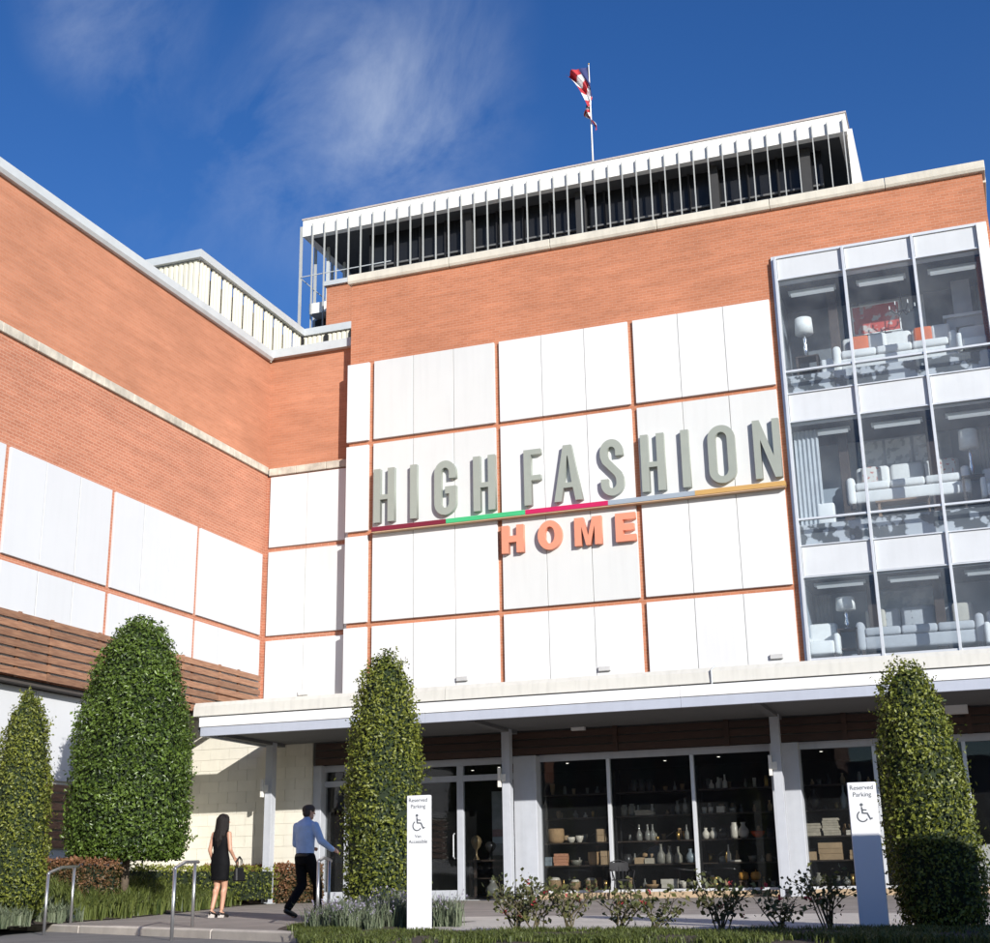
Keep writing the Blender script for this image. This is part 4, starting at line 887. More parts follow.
# --- woman in black dress
wom = empty('person', (0, 0, 0), 'woman with long dark hair in a sleeveless black dress carrying a handbag', 'person')
hipR, hipL = (.08, 0, .90), (-.08, 0, .90)
kR, aR = (.06, .06, .50), (.05, .02, .14); kL, aL = (-.05, .0, .50), (-.045, -.11, .16)
sR, eR, wR = (.165, .0, 1.36), (.215, -.02, 1.10), (.20, .13, .95); sL, eL, wL = (-.165, .0, 1.36), (-.215, -.03, 1.10), (-.205, .06, .90)
mb = MB(); W = head(mb, (.01, .03, 1.58), .97, -.55); cap(mb, (0, 0, 1.40), .045, (.003, .02, 1.5), .043)
mb.lathe([(.02, 0), (.14, .03), (.155, .10), (.125, .27), (.135, .42), (.135, .48), (.08, .54), (.03, .56)], (0, 0, .84), 20, sx=1.06, sy=.72)
for p in ((hipR, kR, aR), (hipL, kL, aL)):
    chain(mb, p, (.085, .052, .034)); k_ = Vector(p[1]); a_ = Vector(p[2]); m_ = k_+(a_-k_)*.32; cap(mb, m_+Vector((0, -.012, .04)), .046, m_+Vector((0, -.01, -.06)), .040)
chain(mb, (sR, eR, wR), (.042, .035, .024)); chain(mb, (sL, eL, wL), (.042, .035, .024))
hand(mb, wR, (.1, .6, -.6), (-.7, .2, -.3), 1); hand(mb, wL, (.05, .25, -1), (.8, .1, 0), -1)
for a in (aR, aL): cap(mb, (a[0], a[1]-.02, a[2]-.05), .028, (a[0], a[1]+.09, .05), .026); cap(mb, (a[0], a[1]+.09, .05), .026, (a[0], a[1]+.15, .03), .022)
remesh(mb, 'body', .009, SKIN2, wom); face(wom, W, .97)
mb = MB(); mb.lathe([(.145, 0), (.152, .01), (.165, .18), (.170, .27), (.163, .33), (.135, .46), (.132, .50), (.146, .62), (.148, .70), (.128, .76), (.10, .80), (.095, .80)], (0, 0, .60), 28, sx=1.07, sy=.78)
mb.tube([(-.115, 0, 1.37), (-.10, .0, 1.43)], [.05, .03], 8); mb.tube([(.115, 0, 1.37), (.10, .0, 1.43)], [.05, .03], 8)
remesh(mb, 'dress', .010, mat('black_dress', (.006, .006, .007), .75, .3, 10, .3, 16, spec=.12), wom, 3)
mb = MB(); c = Vector((.01, .03, 1.58)); cap(mb, c+Vector((0, -.03, .035)), .086, c+Vector((.012, .01, .035)), .082)
for x, l, y in ((-.07, .34, -.065), (-.035, .42, -.085), (.0, .45, -.09), (.035, .42, -.085), (.07, .33, -.06), (-.085, .25, -.02), (.08, .2, -.02)):
    chain(mb, (c+Vector((x*.8, y*.7, .02)), c+Vector((x, y, -.14)), c+Vector((x*1.15, y-.03, -l*.75)), c+Vector((x*.95, y-.035, -l))), (.055, .048, .042, .014))
remesh(mb, 'hair', .009, HAIRD, wom, 2)
for a in (aR, aL):
    mb = MB(); cap(mb, (a[0], a[1]-.045, a[2]-.075), .030, (a[0], a[1]+.06, .06), .030); cap(mb, (a[0], a[1]+.06, .055), .031, (a[0], a[1]+.165, .028), .026); cap(mb, (a[0], a[1]-.05, a[2]-.08), .018, (a[0], a[1]-.055, .012), .011)
    s1 = remesh(mb, 'shoe', .008, mat('heel_black', (.015, .013, .012), .35), wom, 2)
    mb = MB().prism([(a[1]-.075, .004), (a[1]+.03, .004), (a[1]+.05, .05), (a[1]-.05, a[2]-.07)], 'X', a[0]-.024, a[0]+.024); build('shoe_wedge', mb, mat('wedge_pale', (.55, .50, .45), .6), wom)
place(wom, (-12.95, 21.3, tz(21.3)), R(-8), 1.035)
bag = empty('handbag', (-12.55, 21.42, .18), 'black handbag hanging from the arm of the woman in black', 'handbag')
bx, by, bz = -12.64, 21.42, .10
mb = MB(); V = [(-.05, -.15, 0), (.05, -.15, 0), (.06, .15, 0), (-.06, .15, 0), (-.025, -.12, .24), (.025, -.12, .24), (.025, .12, .24), (-.025, .12, .24)]
mb.v = [(bx+a, by+b, bz+c) for a, b, c in V]; mb.f = [(0, 3, 2, 1), (4, 5, 6, 7), (0, 1, 5, 4), (1, 2, 6, 5), (2, 3, 7, 6), (3, 0, 4, 7)]; mb.mi = [0]*6
build('bag_body', mb, mat('bag_leather', (.010, .010, .011), .5, .2, 20, spec=.25), bag, .02)
for q in (-.022, .022): build('strap', MB().tube([(bx+q, by-.09, bz+.23), (bx+q*.6, by-.07, bz+.36), (bx+q*.3, by, bz+.42), (bx+q*.6, by+.07, bz+.36), (bx+q, by+.09, bz+.23)], .008, 6), MATS['bag_leather'], bag, smooth=True)

# ================================================================== display furniture behind the glazed bay
LINEN = mat('white_linen', (.72, .71, .69), .9, .06, 6, .2, 30); GREYF = mat('grey_fabric', (.42, .43, .45), .9, .08, 6, .2, 30); ORANGE = mat('orange_fabric', (.62, .16, .07), .9, .1, 6)
DWOOD = mat('dark_wood', (.06, .04, .03), .5, .3, 4); MWOOD = mat('mid_wood', (.25, .16, .10), .5, .3, 4); SHADE = mat('lamp_shade_white', (.78, .77, .74), .8); CHROME = mat('chrome', (.6, .6, .62), .2, metal=.9)
def cushion(n, x0, x1, y0, y1, z0, z1, m, parent, bev=.05):
    o = box(n, x0, x1, y0, y1, z0, z1, m, parent); b = o.modifiers.new('b', 'BEVEL'); b.width = min(bev, (y1-y0)*.45, (z1-z0)*.45, (x1-x0)*.45); b.segments = 3; o.data.polygons.foreach_set('use_smooth', [True]*len(o.data.polygons)); return o
def sofa(xc, y, z, w, m, label, pillows=(), tuft=False):
    r = empty('sofa', (xc, y+.4, z), label, 'sofa'); a = w/2
    cushion('base', xc-a+.16, xc+a-.16, y+.05, y+.8, z+.10, z+.34, m, r)
    for s in (-1, 1):
        cushion('arm', xc+s*(a-.09)-.09, xc+s*(a-.09)+.09, y, y+.85, z+.08, z+.62, m, r, .08)
        for yy in (y+.06, y+.75): box('leg', xc+s*(a-.12)-.03, xc+s*(a-.12)+.03, yy-.03, yy+.03, z, z+.1, DWOOD, r)
    n = 3 if w > 2.3 else 2
    for i in range(n):
        c0 = xc-a+.18+(w-.36)*i/n; c1 = xc-a+.18+(w-.36)*(i+1)/n
        cushion('seat_cushion', c0+.005, c1-.005, y+.02, y+.62, z+.345, z+.50, m, r)
        cushion('back_cushion', c0+.005, c1-.005, y+.55, y+.74, z+.505, z+.92, m, r, .08)
    if tuft:
        for i in range(8):
            for j in range(3): build('button', MB().lathe([(.002, -.012), (.016, 0), (.002, .012)], (xc-a+.35+(w-.7)*i/7, y+.54, z+.58+.12*j), 6), GREYF, r)
    for px, m2 in pillows:
        o = cushion('pillow', xc+px-.2, xc+px+.2, y+.36, y+.50, z+.51, z+.88, m2, r, .07)
    r.scale = (1.2, 1.1, 1.35); return r
def table_lamp(x, y, z, h, label, cat='lamp'):
    r = empty('table_lamp', (x, y, z), label, cat)
    build('lamp_base', MB().lathe([(.08, 0), (.09, .02), (.03, .05), (.06, h*.2), (.035, h*.34), (.055, h*.46), (.015, h*.58), (.012, h*.66)], (x, y, z), 12), CHROME, r, smooth=True)
    build('lamp_shade', MB().lathe([(.20, h*.62), (.185, h)], (x, y, z), 20), SHADE, r, smooth=True); r.scale = (1.2, 1.2, 1.05)
def side_table(x, y, z, w, h, m, label):
    r = empty('side_table', (x, y, z), label, 'table'); box('table_top', x-w/2, x+w/2, y-w*.4, y+w*.4, z+h-.04, z+h, m, r, .008); box('shelf', x-w/2+.03, x+w/2-.03, y-w*.36, y+w*.36, z+h*.3, z+h*.3+.025, m, r)
    for a in (-1, 1):
        for b in (-1, 1): box('leg', x+a*(w/2-.04)-.025, x+a*(w/2-.04)+.025, y+b*(w*.4-.04)-.025, y+b*(w*.4-.04)+.025, z, z+h-.04, m, r)
def armchair(x, y, z, m, label):
    r = empty('armchair', (x, y+.35, z), label, 'armchair'); cushion('seat', x-.30, x+.30, y, y+.65, z+.12, z+.45, m, r); cushion('backrest', x-.36, x+.36, y+.56, y+.76, z+.12, z+.98, m, r, .09)
    for s in (-1, 1): cushion('arm', x+s*.37-.07, x+s*.37+.07, y, y+.7, z+.1, z+.62, m, r, .06); box('leg', x+s*.3-.02, x+s*.3+.02, y+.05, y+.09, z, z+.12, DWOOD, r)
def picture(x, y, z, w, h, m, label, frame=DWOOD, grp=None):
    r = empty('framed_picture', (x, y, z), label, 'picture', grp); box('canvas', x-w/2+.03, x+w/2-.03, y-.012, y+.02, z+.03, z+h-.03, m, r)
    for q in ((x-w/2, x-w/2+.03, z, z+h), (x+w/2-.03, x+w/2, z, z+h), (x-w/2+.03, x+w/2-.03, z, z+.03), (x-w/2+.03, x+w/2-.03, z+h-.03, z+h)): box('frame', q[0], q[1], y-.03, y+.02, q[2], q[3], frame, r)
    return r
def painted(name, base, blob, sc, thr=.5):
    m = mat(name, base, .7, .05, 2); nt = m.node_tree; N = nt.nodes.new; L = nt.links.new; b = nt.nodes['Principled BSDF']; old = b.inputs['Base Color'].links[0].from_socket
    tc = N('ShaderNodeTexCoord'); n = N('ShaderNodeTexNoise'); n.inputs['Scale'].default_value = sc; n.inputs['Detail'].default_value = 3; L(tc.outputs['Object'], n.inputs[0]); rp = N('ShaderNodeValToRGB'); rp.color_ramp.elements[0].position = thr-.04; rp.color_ramp.elements[1].position = thr+.04; L(n.outputs[0], rp.inputs[0])
    mx_ = N('ShaderNodeMixRGB'); L(rp.outputs[0], mx_.inputs[0]); L(old, mx_.inputs[1]); mx_.inputs[2].default_value = (*blob, 1); L(mx_.outputs[0], b.inputs['Base Color']); return m
def plinth(z0, h, nm): box(nm, -3.9, 1.38, 33.32, 35.18, z0+.012, z0+h, painted('plinth_cloth', (.06, .065, .07), (.42, .43, .45), 2.6, .53), store)
plinth(11.87, .62, 'display_plinth'); plinth(7.86, .62, 'display_plinth'); plinth(4.7, .42, 'display_plinth')
TUBE = mat('light_tube', (.62, .64, .64), .4, .02, 1, emit=.35)
fl = ('top', 'middle', 'lowest')
for k, z in enumerate((14.86, 10.90, 6.90)):
    for i, (a, b) in enumerate(((-3.62, -2.5), (-1.85, -.72), (-.05, 1.05))):
        r = empty('ceiling_light', ((a+b)/2, 33.6, z), 'strip light under the ceiling of the %s glazed floor in the %s pane' % (fl[k], ('brick side', 'centre', 'outer corner')[i]), 'ceiling light', 'strip lights in the glazed bay')
        box('housing', a-.06, b+.06, 33.5, 33.72, z+.05, z+.11, GREYMETAL, r); box('tube', a, b, 33.54, 33.68, z, z+.048, TUBE, r)
# top floor
zt = 12.49
sofa(-1.15, 33.75, zt, 2.6, LINEN, 'white sofa with orange pillows on the top glazed floor', ((-.72, ORANGE), (-.35, LINEN), (.62, ORANGE), (.98, LINEN)))
table_lamp(-3.38, 33.75, zt+.62, 1.05, 'white shaded lamp on a table beside the window edge on the top glazed floor'); side_table(-3.35, 33.8, zt, .6, .62, DWOOD, 'dark side table under the lamp on the top glazed floor')
tag(cushion('ottoman', -3.0, -2.68, 33.5, 33.85, zt, zt+.42, LINEN, None), 'white square ottoman between dark table and sofa on the top floor', 'ottoman')
tag(box('room_divider', -1.98, -.30, 34.9, 35.0, zt, 14.9, mat('pale_panel', (.55, .56, .58), .8), None), 'pale wall panel behind the sofa on the top glazed floor', 'panel')
picture(-1.55, 34.6, 13.85, 1.25, .85, painted('abstract_red', (.55, .50, .47), (.50, .06, .04), 3.5, .44), 'abstract red and white painting above the sofa on the top glazed floor', SHADE)
r = empty('chandelier', (-.85, 34.1, 14.9), 'dark metal chandelier hanging over the sofa on the top glazed floor', 'chandelier')
build('stem', MB().tube([(-.85, 34.1, 15.05), (-.85, 34.1, 14.2)], .012, 6), DARKMETAL, r)
for k in range(6):
    a = k*1.047; build('arm', MB().tube([(-.85, 34.1, 14.2), (-.85+.18*math.cos(a), 34.1+.18*math.sin(a), 14.12), (-.85+.32*math.cos(a), 34.1+.32*math.sin(a), 14.26)], .012, 6), DARKMETAL, r); build('candle', MB().lathe([(.014, 0), (.014, .1)], (-.85+.32*math.cos(a), 34.1+.32*math.sin(a), 14.26), 6), SHADE, r)
r = empty('fireplace', (.65, 34.5, zt), 'grey stone fireplace with mantel at the outer side of the top glazed floor', 'fireplace')
build('surround', MB().box(.2, .42, 34.3, 34.7, zt, zt+1.1).box(.88, 1.1, 34.3, 34.7, zt, zt+1.1).box(.2, 1.1, 34.3, 34.7, zt+1.1, zt+1.35), GREYF, r); box('mantel', .12, 1.18, 34.22, 34.72, zt+1.35, zt+1.43, LINEN, r); box('firebox', .43, .87, 34.5, 34.68, zt, zt+1.09, BLACK, r); box('chimney_breast', .42, .88, 34.45, 34.72, zt+1.44, 14.95, GREYF, r)
armchair(.82, 33.45, zt, LINEN, 'white armchair before the grey fireplace on the top glazed floor')
def pillar(x, z0, z1, lb):
    o = box('pillar', x-.12, x+.12, 34.0, 34.25, z0, z1, DWOOD, None, .01); tag(o, lb, 'pillar', 'dark pillars in the glazed bay')
pillar(-2.62, zt, 15.04, 'dark pillar between lamp and sofa on the top glazed floor'); pillar(-.52, 8.48, 11.07, 'dark pillar behind the sofa on the middle glazed floor'); pillar(-2.7, 8.48, 11.07, 'dark pillar beside the curtain on the middle glazed floor'); pillar(-2.35, 5.12, 7.03, 'dark pillar beside the tufted sofa on the lowest glazed floor'); pillar(-.78, 5.12, 7.03, 'dark pillar at the outer end of the tufted sofa on the lowest glazed floor')
# middle floor
zt = 8.48
sofa(-1.2, 33.95, zt+.45, 2.5, LINEN, 'white sofa with flowered pillows below three framed prints', ((-.75, painted('flower_fabric', (.62, .60, .56), (.45, .15, .12), 14, .58)), (.8, MATS['flower_fabric'])))
for i, x in enumerate((-2.0, -1.36, -.70)): picture(x*1.08+.1, 34.75, 10.05, .68, .88, painted('round_print', (.45, .45, .44), (.68, .67, .64), 5, .5), 'square framed pale print in the row of three over the middle floor sofa', GREYF, 'row of three framed prints')
r = empty('coffee_table', (-1.35, 33.55, zt), 'low wooden coffee table before the middle floor sofa', 'table'); box('table_top', -2.0, -.7, 33.38, 33.85, zt+.40, zt+.45, MWOOD, r, .01)
for x in (-1.94, -.78):
    for y in (33.42, 33.78): box('leg', x, x+.06, y, y+.05, zt, zt+.4, MWOOD, r)
tag(cushion('ottoman', -3.42, -3.0, 33.42, 33.8, zt, zt+.55, LINEN, None), 'tall white upholstered cube by the curtain on the middle floor', 'ottoman')
mb = MB(); P = [(-3.85+.055*i, 33.42+(.05 if i % 2 else 0)) for i in range(12)]; mb.v = [(x, y, 8.5) for x, y in P]+[(x, y, 11.0) for x, y in P]; mb.f = [(i, i+1, 13+i, 12+i) for i in range(11)]; mb.mi = [0]*11
o = build('curtain', mb, mat('pale_curtain', (.42, .44, .46), .9), None); o.modifiers.new('s', 'SOLIDIFY').thickness = .01; tag(o, 'pleated pale curtain at the brick side of the middle glazed floor', 'curtain')
def drape(x0, z0, z1, y, n, lb):
    mb = MB(); P = [(x0+.05*i, y+(.045 if i % 2 else 0)) for i in range(n)]; mb.v = [(x, y, z0) for x, y in P]+[(x, y, z1) for x, y in P]; mb.f = [(i, i+1, n+1+i, n+i) for i in range(n-1)]; mb.mi = [0]*(n-1)
    o = build('curtain', mb, MATS['pale_curtain'], None); o.modifiers.new('s', 'SOLIDIFY').thickness = .01; tag(o, lb, 'curtain')
drape(-2.45, 12.5, 15.0, 35.05, 9, 'pleated pale curtain behind the dark pillar on the top glazed floor'); drape(1.0, 12.5, 15.0, 35.05, 7, 'pleated pale curtain beside the fireplace on the top glazed floor'); drape(-3.85, 5.13, 7.0, 35.05, 9, 'pleated pale curtain behind the armchair on the lowest glazed floor'); drape(.5, 5.13, 7.0, 35.05, 14, 'wide pleated pale curtain at the outer corner of the lowest glazed floor'); drape(.6, 8.5, 11.0, 35.05, 14, 'wide pleated pale curtain behind the lamp on the middle glazed floor')
side_table(.36, 33.95, zt, .55, .95, DWOOD, 'dark tall side table under the lamp on the middle glazed floor'); table_lamp(.36, 33.95, zt+.95, 1.15, 'white shaded table lamp at the end of the middle floor sofa')
armchair(.95, 33.5, zt+.2, LINEN, 'white armchair at the outer corner of the middle glazed floor')
o = box('rug', -2.6, .3, 33.33, 33.95, zt+.012, zt+.022, painted('rug_pattern', (.10, .11, .12), (.45, .46, .47), 9, .5), None); tag(o, 'dark patterned rug under the coffee table', 'rug')
tag(box('room_divider', -2.75, -.05, 35.0, 35.1, zt, 11.0, mat('pale_panel2', (.40, .42, .45), .8), None), 'pale grey wall panel behind the three framed prints', 'panel')
# lowest floor
zt = 5.12
armchair(-3.62, 33.5, zt, LINEN, 'white armchair at the brick side of the lowest glazed floor'); side_table(-3.0, 33.9, zt, .5, .75, DWOOD, 'dark side table with lamp on the lowest glazed floor'); table_lamp(-3.0, 33.9, zt+.75, .75, 'small white shaded lamp on the lowest glazed floor')
sofa(-1.3, 33.75, zt+.05, 2.5, GREYF, 'light grey tufted sofa on the lowest glazed floor', ((-.85, mat('beige_fabric', (.45, .42, .36), .9)), (.85, MATS['beige_fabric'])), True)
picture(-1.5, 34.9, 6.35, 1.6, .6, painted('landscape_print', (.50, .54, .58), (.70, .71, .70), 3, .5), 'wide pale landscape picture over the tufted sofa', GREYF)
armchair(.62, 33.5, zt, LINEN, 'white armchair beside the tufted sofa on the lowest glazed floor'); side_table(1.1, 34.5, zt, .45, .75, DWOOD, 'dark side table at the outer corner of the lowest glazed floor'); table_lamp(1.1, 34.5, zt+.75, .75, 'slim lamp at the outer corner of the lowest glazed floor')

# ================================================================== goods on the shop shelves
SHELFM = mat('shelf_wood', (.05, .035, .025), .5, .3, 4); RATTAN = mat('rattan', (.42, .27, .14), .8, .35, 40, .6, 60); CERW = mat('white_ceramic', (.70, .65, .56), .3); CERG = mat('grey_ceramic', (.27, .26, .215), .4, .3, 12); CERB = mat('blue_ceramic', (.24, .29, .33), .3, .2, 10)
TERRA = mat('coral_cloth', (.62, .30, .18), .9, .15, 20); KRAFT = mat('kraft_box', (.45, .32, .19), .8, .15, 5); BOOK = mat('book_cream', (.50, .45, .36), .8, .2, 10); GOLD = mat('brass', (.55, .36, .12), .3, metal=.9); PUMP = mat('pumpkin', (.75, .36, .07), .5, .2, 10); REDG = mat('red_glass', (.55, .08, .02), .15); CLEAR = mat('clear_glass_ware', (.22, .22, .20), .08, spec=.9); DARKC = mat('dark_ceramic', (.03, .03, .032), .3)
LV = [-.20, .39, .95, 1.57, 2.16]
def shelf_unit(a, b, lb):
    r = empty('shelf_unit', ((a+b)/2, 34.25, SZ-.14), lb, 'shelf unit', 'shelf units behind the shop windows')
    for x in (a, b-.04):
        for y in (34.0, 34.46): box('upright', x, x+.04, y, y+.04, SZ-.14, 2.75, DARKMETAL, r)
    for z in LV: box('shelf', a+.04, b-.04, 34.0, 34.5, z-.03, z, SHELFM, r)
    build('brace', MB().tube([(a+.05, 34.51, .4), (b-.05, 34.51, 1.5)], .012, 5).tube([(a+.05, 34.51, 1.5), (b-.05, 34.51, .4)], .012, 5), DARKMETAL, r)
shelf_unit(-11.15, -9.35, 'open shelf unit of baskets behind the window next to the entrance pilaster'); shelf_unit(-9.2, -7.15, 'open shelf unit of vases behind the black chair'); shelf_unit(-7.05, -5.15, 'open shelf unit of white vases left of the third column'); shelf_unit(-4.55, -2.7, 'open shelf unit of boxes and books right of the third column')
VP = {'vase': [(.5, 0), (.75, .1), (1, .35), (.9, .55), (.45, .75), (.35, .85), (.5, 1)], 'bottle': [(.8, 0), (1, .08), (1, .45), (.4, .65), (.3, .92), (.4, 1)], 'jar': [(.75, 0), (1, .15), (1, .75), (.7, .88), (.75, 1)], 'bowl': [(.4, 0), (.5, .08), (.85, .5), (1, 1), (.92, 1), (.78, .5), (.3, .2)], 'basket': [(.8, 0), (.95, .2), (1, .6), (.95, 1), (.85, 1), (.85, .25)], 'cup': [(.8, 0), (.9, .5), (1, 1), (.9, 1), (.7, .2)], 'urn': [(.6, 0), (.5, .05), (.18, .2), (.2, .4), (.7, .55), (1, .75), (.8, .9), (.45, .97), (.3, 1)], 'pumpkin': [(.3, .02), (.85, .15), (1, .5), (.85, .85), (.3, .95), (.1, .9), (.08, 1.15)]}
def ware(kind, x, lev_, rad, h, m, label, y=34.15, group=None):
    z = lev_ if isinstance(lev_, float) else LV[lev_]
    o = build(kind if kind != 'urn' else 'urn', MB().lathe([(r*rad, t*h) for r, t in VP[kind]], (x, y, z+.001), 14), m, None, smooth=True); tag(o, label, kind, group); return o
def stack(x, lev_, w, hs, m, label, name='box_stack', cat='boxes', y=34.12):
    z = LV[lev_]+.001; r = empty(name, (x, y, z), label, cat)
    for i, h in enumerate(hs):
        j = random.uniform(-.02, .02); ww = w*random.uniform(.9, 1); box('box' if cat == 'boxes' else ('towel' if cat == 'towels' else 'book'), x-ww/2+j, x+ww/2+j, y-.11, y+.13, z, z+h-.003, m, r, .006); z += h
W1 = 'in the window by the entrance pilaster'; W2 = 'in the window behind the black chair'; W3 = 'in the window left of the third column'; W4 = 'in the window right of the third column'
for x, rr, h in ((-10.9, .17, .24), (-10.35, .13, .19), (-9.93, .15, .22)):
    ware('basket', x, 0, rr, h, RATTAN, 'round basket of linens on the lowest shelf '+W1, group='woven baskets'); 
    o = build('folded_linen', MB().lathe([(rr*.8, h*.9), (rr*.86, h*1.05), (rr*.7, h*1.25), (rr*.2, h*1.3)], (x, 34.15, LV[0]), 12), CERW, None, smooth=True); tag(o, 'pale folded linen in a woven basket '+W1, 'linen', 'linens in baskets')
stack(-10.70, 1, .36, (.075, .075, .075, .075), TERRA, 'stack of folded coral towels on the second shelf', 'towel_stack', 'towels'); stack(-11.03, 1, .2, (.12, .10), CERB, 'pale blue boxes beside the coral towels')
ware('bowl', -10.3, 1, .15, .13, CERG, 'grey bowl on the shelf beside the coral towels'); ware('basket', -9.83, 1, .16, .32, RATTAN, 'tall round rattan basket on the second shelf '+W1); stack(-9.55, 1, .18, (.2, .14), KRAFT, 'brown boxes beside the tall rattan basket')
ware('basket', -10.83, 2, .22, .36, RATTAN, 'big lumpy rattan basket on the third shelf '+W1); ware('bowl', -10.42, 2, .12, .14, CERW, 'white bowl beside the big rattan basket'); ware('bowl', -10.2, 2, .11, .17, CERW, 'taller white bowl on the third shelf '+W1); stack(-9.63, 2, .2, (.16, .16), KRAFT, 'two stacked brown boxes on the third shelf')
stack(-7.9, 0, .42, (.1, .12), CERW, 'white gift boxes on the lowest shelf '+W2); ware('cup', -7.55, 0, .07, .15, CERW, 'white cup on the lowest shelf beside white gift boxes'); ware('cup', -7.36, 0, .07, .15, CERG, 'grey cup on the lowest shelf '+W2); ware('bowl', -8.35, 0, .2, .1, RATTAN, 'shallow wooden tray bowl on the lowest shelf '+W2)
ware('jar', -8.95, 1, .12, .25, DARKC, 'dark round jar on the second shelf behind the black chair'); stack(-8.62, 1, .24, (.16,), KRAFT, 'small kraft box beside the dark round jar'); stack(-8.38, 1, .22, (.14,), BOOK, 'cream box left of the patterned vases'); ware('pumpkin', -8.5, .39+.165, .07, .1, RATTAN, 'small straw ornament on top of kraft boxes')
for x, h in ((-8.08, .48), (-7.86, .42), (-7.65, .40)): ware('bottle', x, 1, .105, h, CERG, 'grey green patterned bottle vase in the row of three', group='row of grey green bottle vases')
ware('vase', -7.33, 1, .13, .34, CERB, 'pale blue rounded vase beside the three bottle vases')
for x in (-8.62, -8.4, -8.27): ware('bottle', x, 2, .075, .40, CLEAR, 'clear glass bottle on the third shelf behind the black chair', group='clear glass bottles')
ware('cup', -8.15, 2, .05, .1, GOLD, 'small brass candle cup beside the clear bottles'); ware('cup', -7.62, 2, .05, .2, GOLD, 'taller brass cup on the third shelf '+W2); ware('bottle', -7.4, 2, .06, .36, CLEAR, 'slim clear bottle by the mullion '+W2)
ware('jar', -8.98, 3, .09, .28, CERG, 'grey jar on the fourth shelf by the mullion'); ware('jar', -8.78, 3, .09, .30, CERG, 'grey jar on the fourth shelf next to a tray'); stack(-8.45, 3, .48, (.08, .05), BOOK, 'cream tray on the fourth shelf '+W2); ware('vase', -7.6, 3, .07, .34, CLEAR, 'clear vase on the fourth shelf '+W2); ware('vase', -7.4, 3, .07, .4, CLEAR, 'tall clear vase on the fourth shelf '+W2)
for x in (-8.7, -8.5, -8.3): ware('jar', x, 4, .09, .3, DARKC, 'dark jar on the top shelf behind the black chair', group='dark jars on the top shelf')
ware('bowl', -6.75, 0, .14, .1, GOLD, 'copper bowl at the bottom of '+W3[7:]); ware('bowl', -6.75, -.09, .11, .14, GOLD, 'second copper bowl nested on the copper bowl')
for x in (-6.05, -5.75):
    b = empty('stand', (x, 34.15, LV[0]), 'small wooden stand under a pumpkin '+W3, 'stand', 'pumpkin stands'); box('stand_top', x-.1, x+.1, 34.05, 34.25, LV[0]+.12, LV[0]+.15, MWOOD, b); 
    for q in (-.07, .07): box('leg', x+q-.02, x+q+.02, 34.08, 34.22, LV[0]+.001, LV[0]+.12, MWOOD, b)
    ware('pumpkin', x, LV[0]+.15, .13, .22, PUMP, 'orange pumpkin on a small stand '+W3, group='orange pumpkins')
stack(-6.2, 1, .26, (.05,), CERW, 'flat white box on the second shelf '+W3); ware('jar', -6.55, 1, .08, .14, CERG, 'small grey jar on the second shelf beside the flat white box'); ware('bottle', -6.38, 1, .05, .42, CERW, 'slim white bottle on the second shelf '+W3); ware('bowl', -5.8, 1, .11, .14, CERG, 'grey bowl on the second shelf '+W3)
for x in (-6.92, -6.73): ware('vase', x, 2, .10, .27, CERW, 'short white vase of the pair by the mullion', group='pair of short white vases')
ware('vase', -6.48, 2, .14, .26, DARKC, 'dark round vase between white vases'); ware('jar', -6.2, 2, .10, .38, CERW, 'tall white jar beside the white vase '+W3); ware('vase', -5.98, 2, .14, .38, CERW, 'large white vase beside the red glass sculpture'); ware('bowl', -5.62, 2, .18, .16, REDG, 'red orange glass bowl '+W3); ware('jar', -5.32, 2, .1, .22, DARKC, 'dark jar near the third column')
for x in (-6.92, -6.76): ware('cup', x, 3, .065, .15, CERW, 'white cup of the pair on the fourth shelf', group='pair of white cups'); 
stack(-6.5, 3, .2, (.16,), CERW, 'pale box on the fourth shelf '+W3); ware('cup', -6.2, 3, .1, .12, CLEAR, 'clear glass tumbler on the fourth shelf '+W3)
for x, h in ((-6.7, .22), (-6.53, .28), (-6.36, .34)): ware('bottle', x, 4, .065, h, CERW, 'pale bottle in the rising row of three on the top shelf', group='rising row of pale bottles')
stack(-4.3, 2, .44, (.09, .08, .07, .06), BOOK, 'stack of cream books by the pilaster '+W4, 'book_stack', 'books'); stack(-3.85, 2, .40, (.06, .06, .06, .05, .06, .06, .06), BOOK, 'tall stack of cream books '+W4, 'book_stack', 'books'); stack(-3.35, 2, .3, (.06, .06), CERW, 'low stack of white books '+W4, 'book_stack', 'books'); ware('bowl', -3.35, 1.072, .1, .14, KRAFT, 'tan bowl on the low stack of white books')
stack(-3.9, 1, .60, (.14, .12, .14), KRAFT, 'three large tan boxes stacked '+W4); stack(-4.38, 1, .26, (.2,), KRAFT, 'tan box by the pilaster '+W4); stack(-3.3, 1, .36, (.1, .12), KRAFT, 'two tan boxes beside the three large ones')
ware('vase', -4.25, 0, .12, .3, CERG, 'grey vase on the lowest shelf '+W4); ware('vase', -3.6, 0, .1, .2, CLEAR, 'clear vase on the lowest shelf '+W4); ware('vase', -4.2, 3, .15, .5, DARKC, 'large dark vase on the fourth shelf '+W4); ware('bottle', -3.5, 3, .07, .6, CERB, 'slim blue bottle on the fourth shelf '+W4); ware('bottle', -3.25, 3, .07, .55, CERG, 'slim grey bottle on the fourth shelf '+W4)
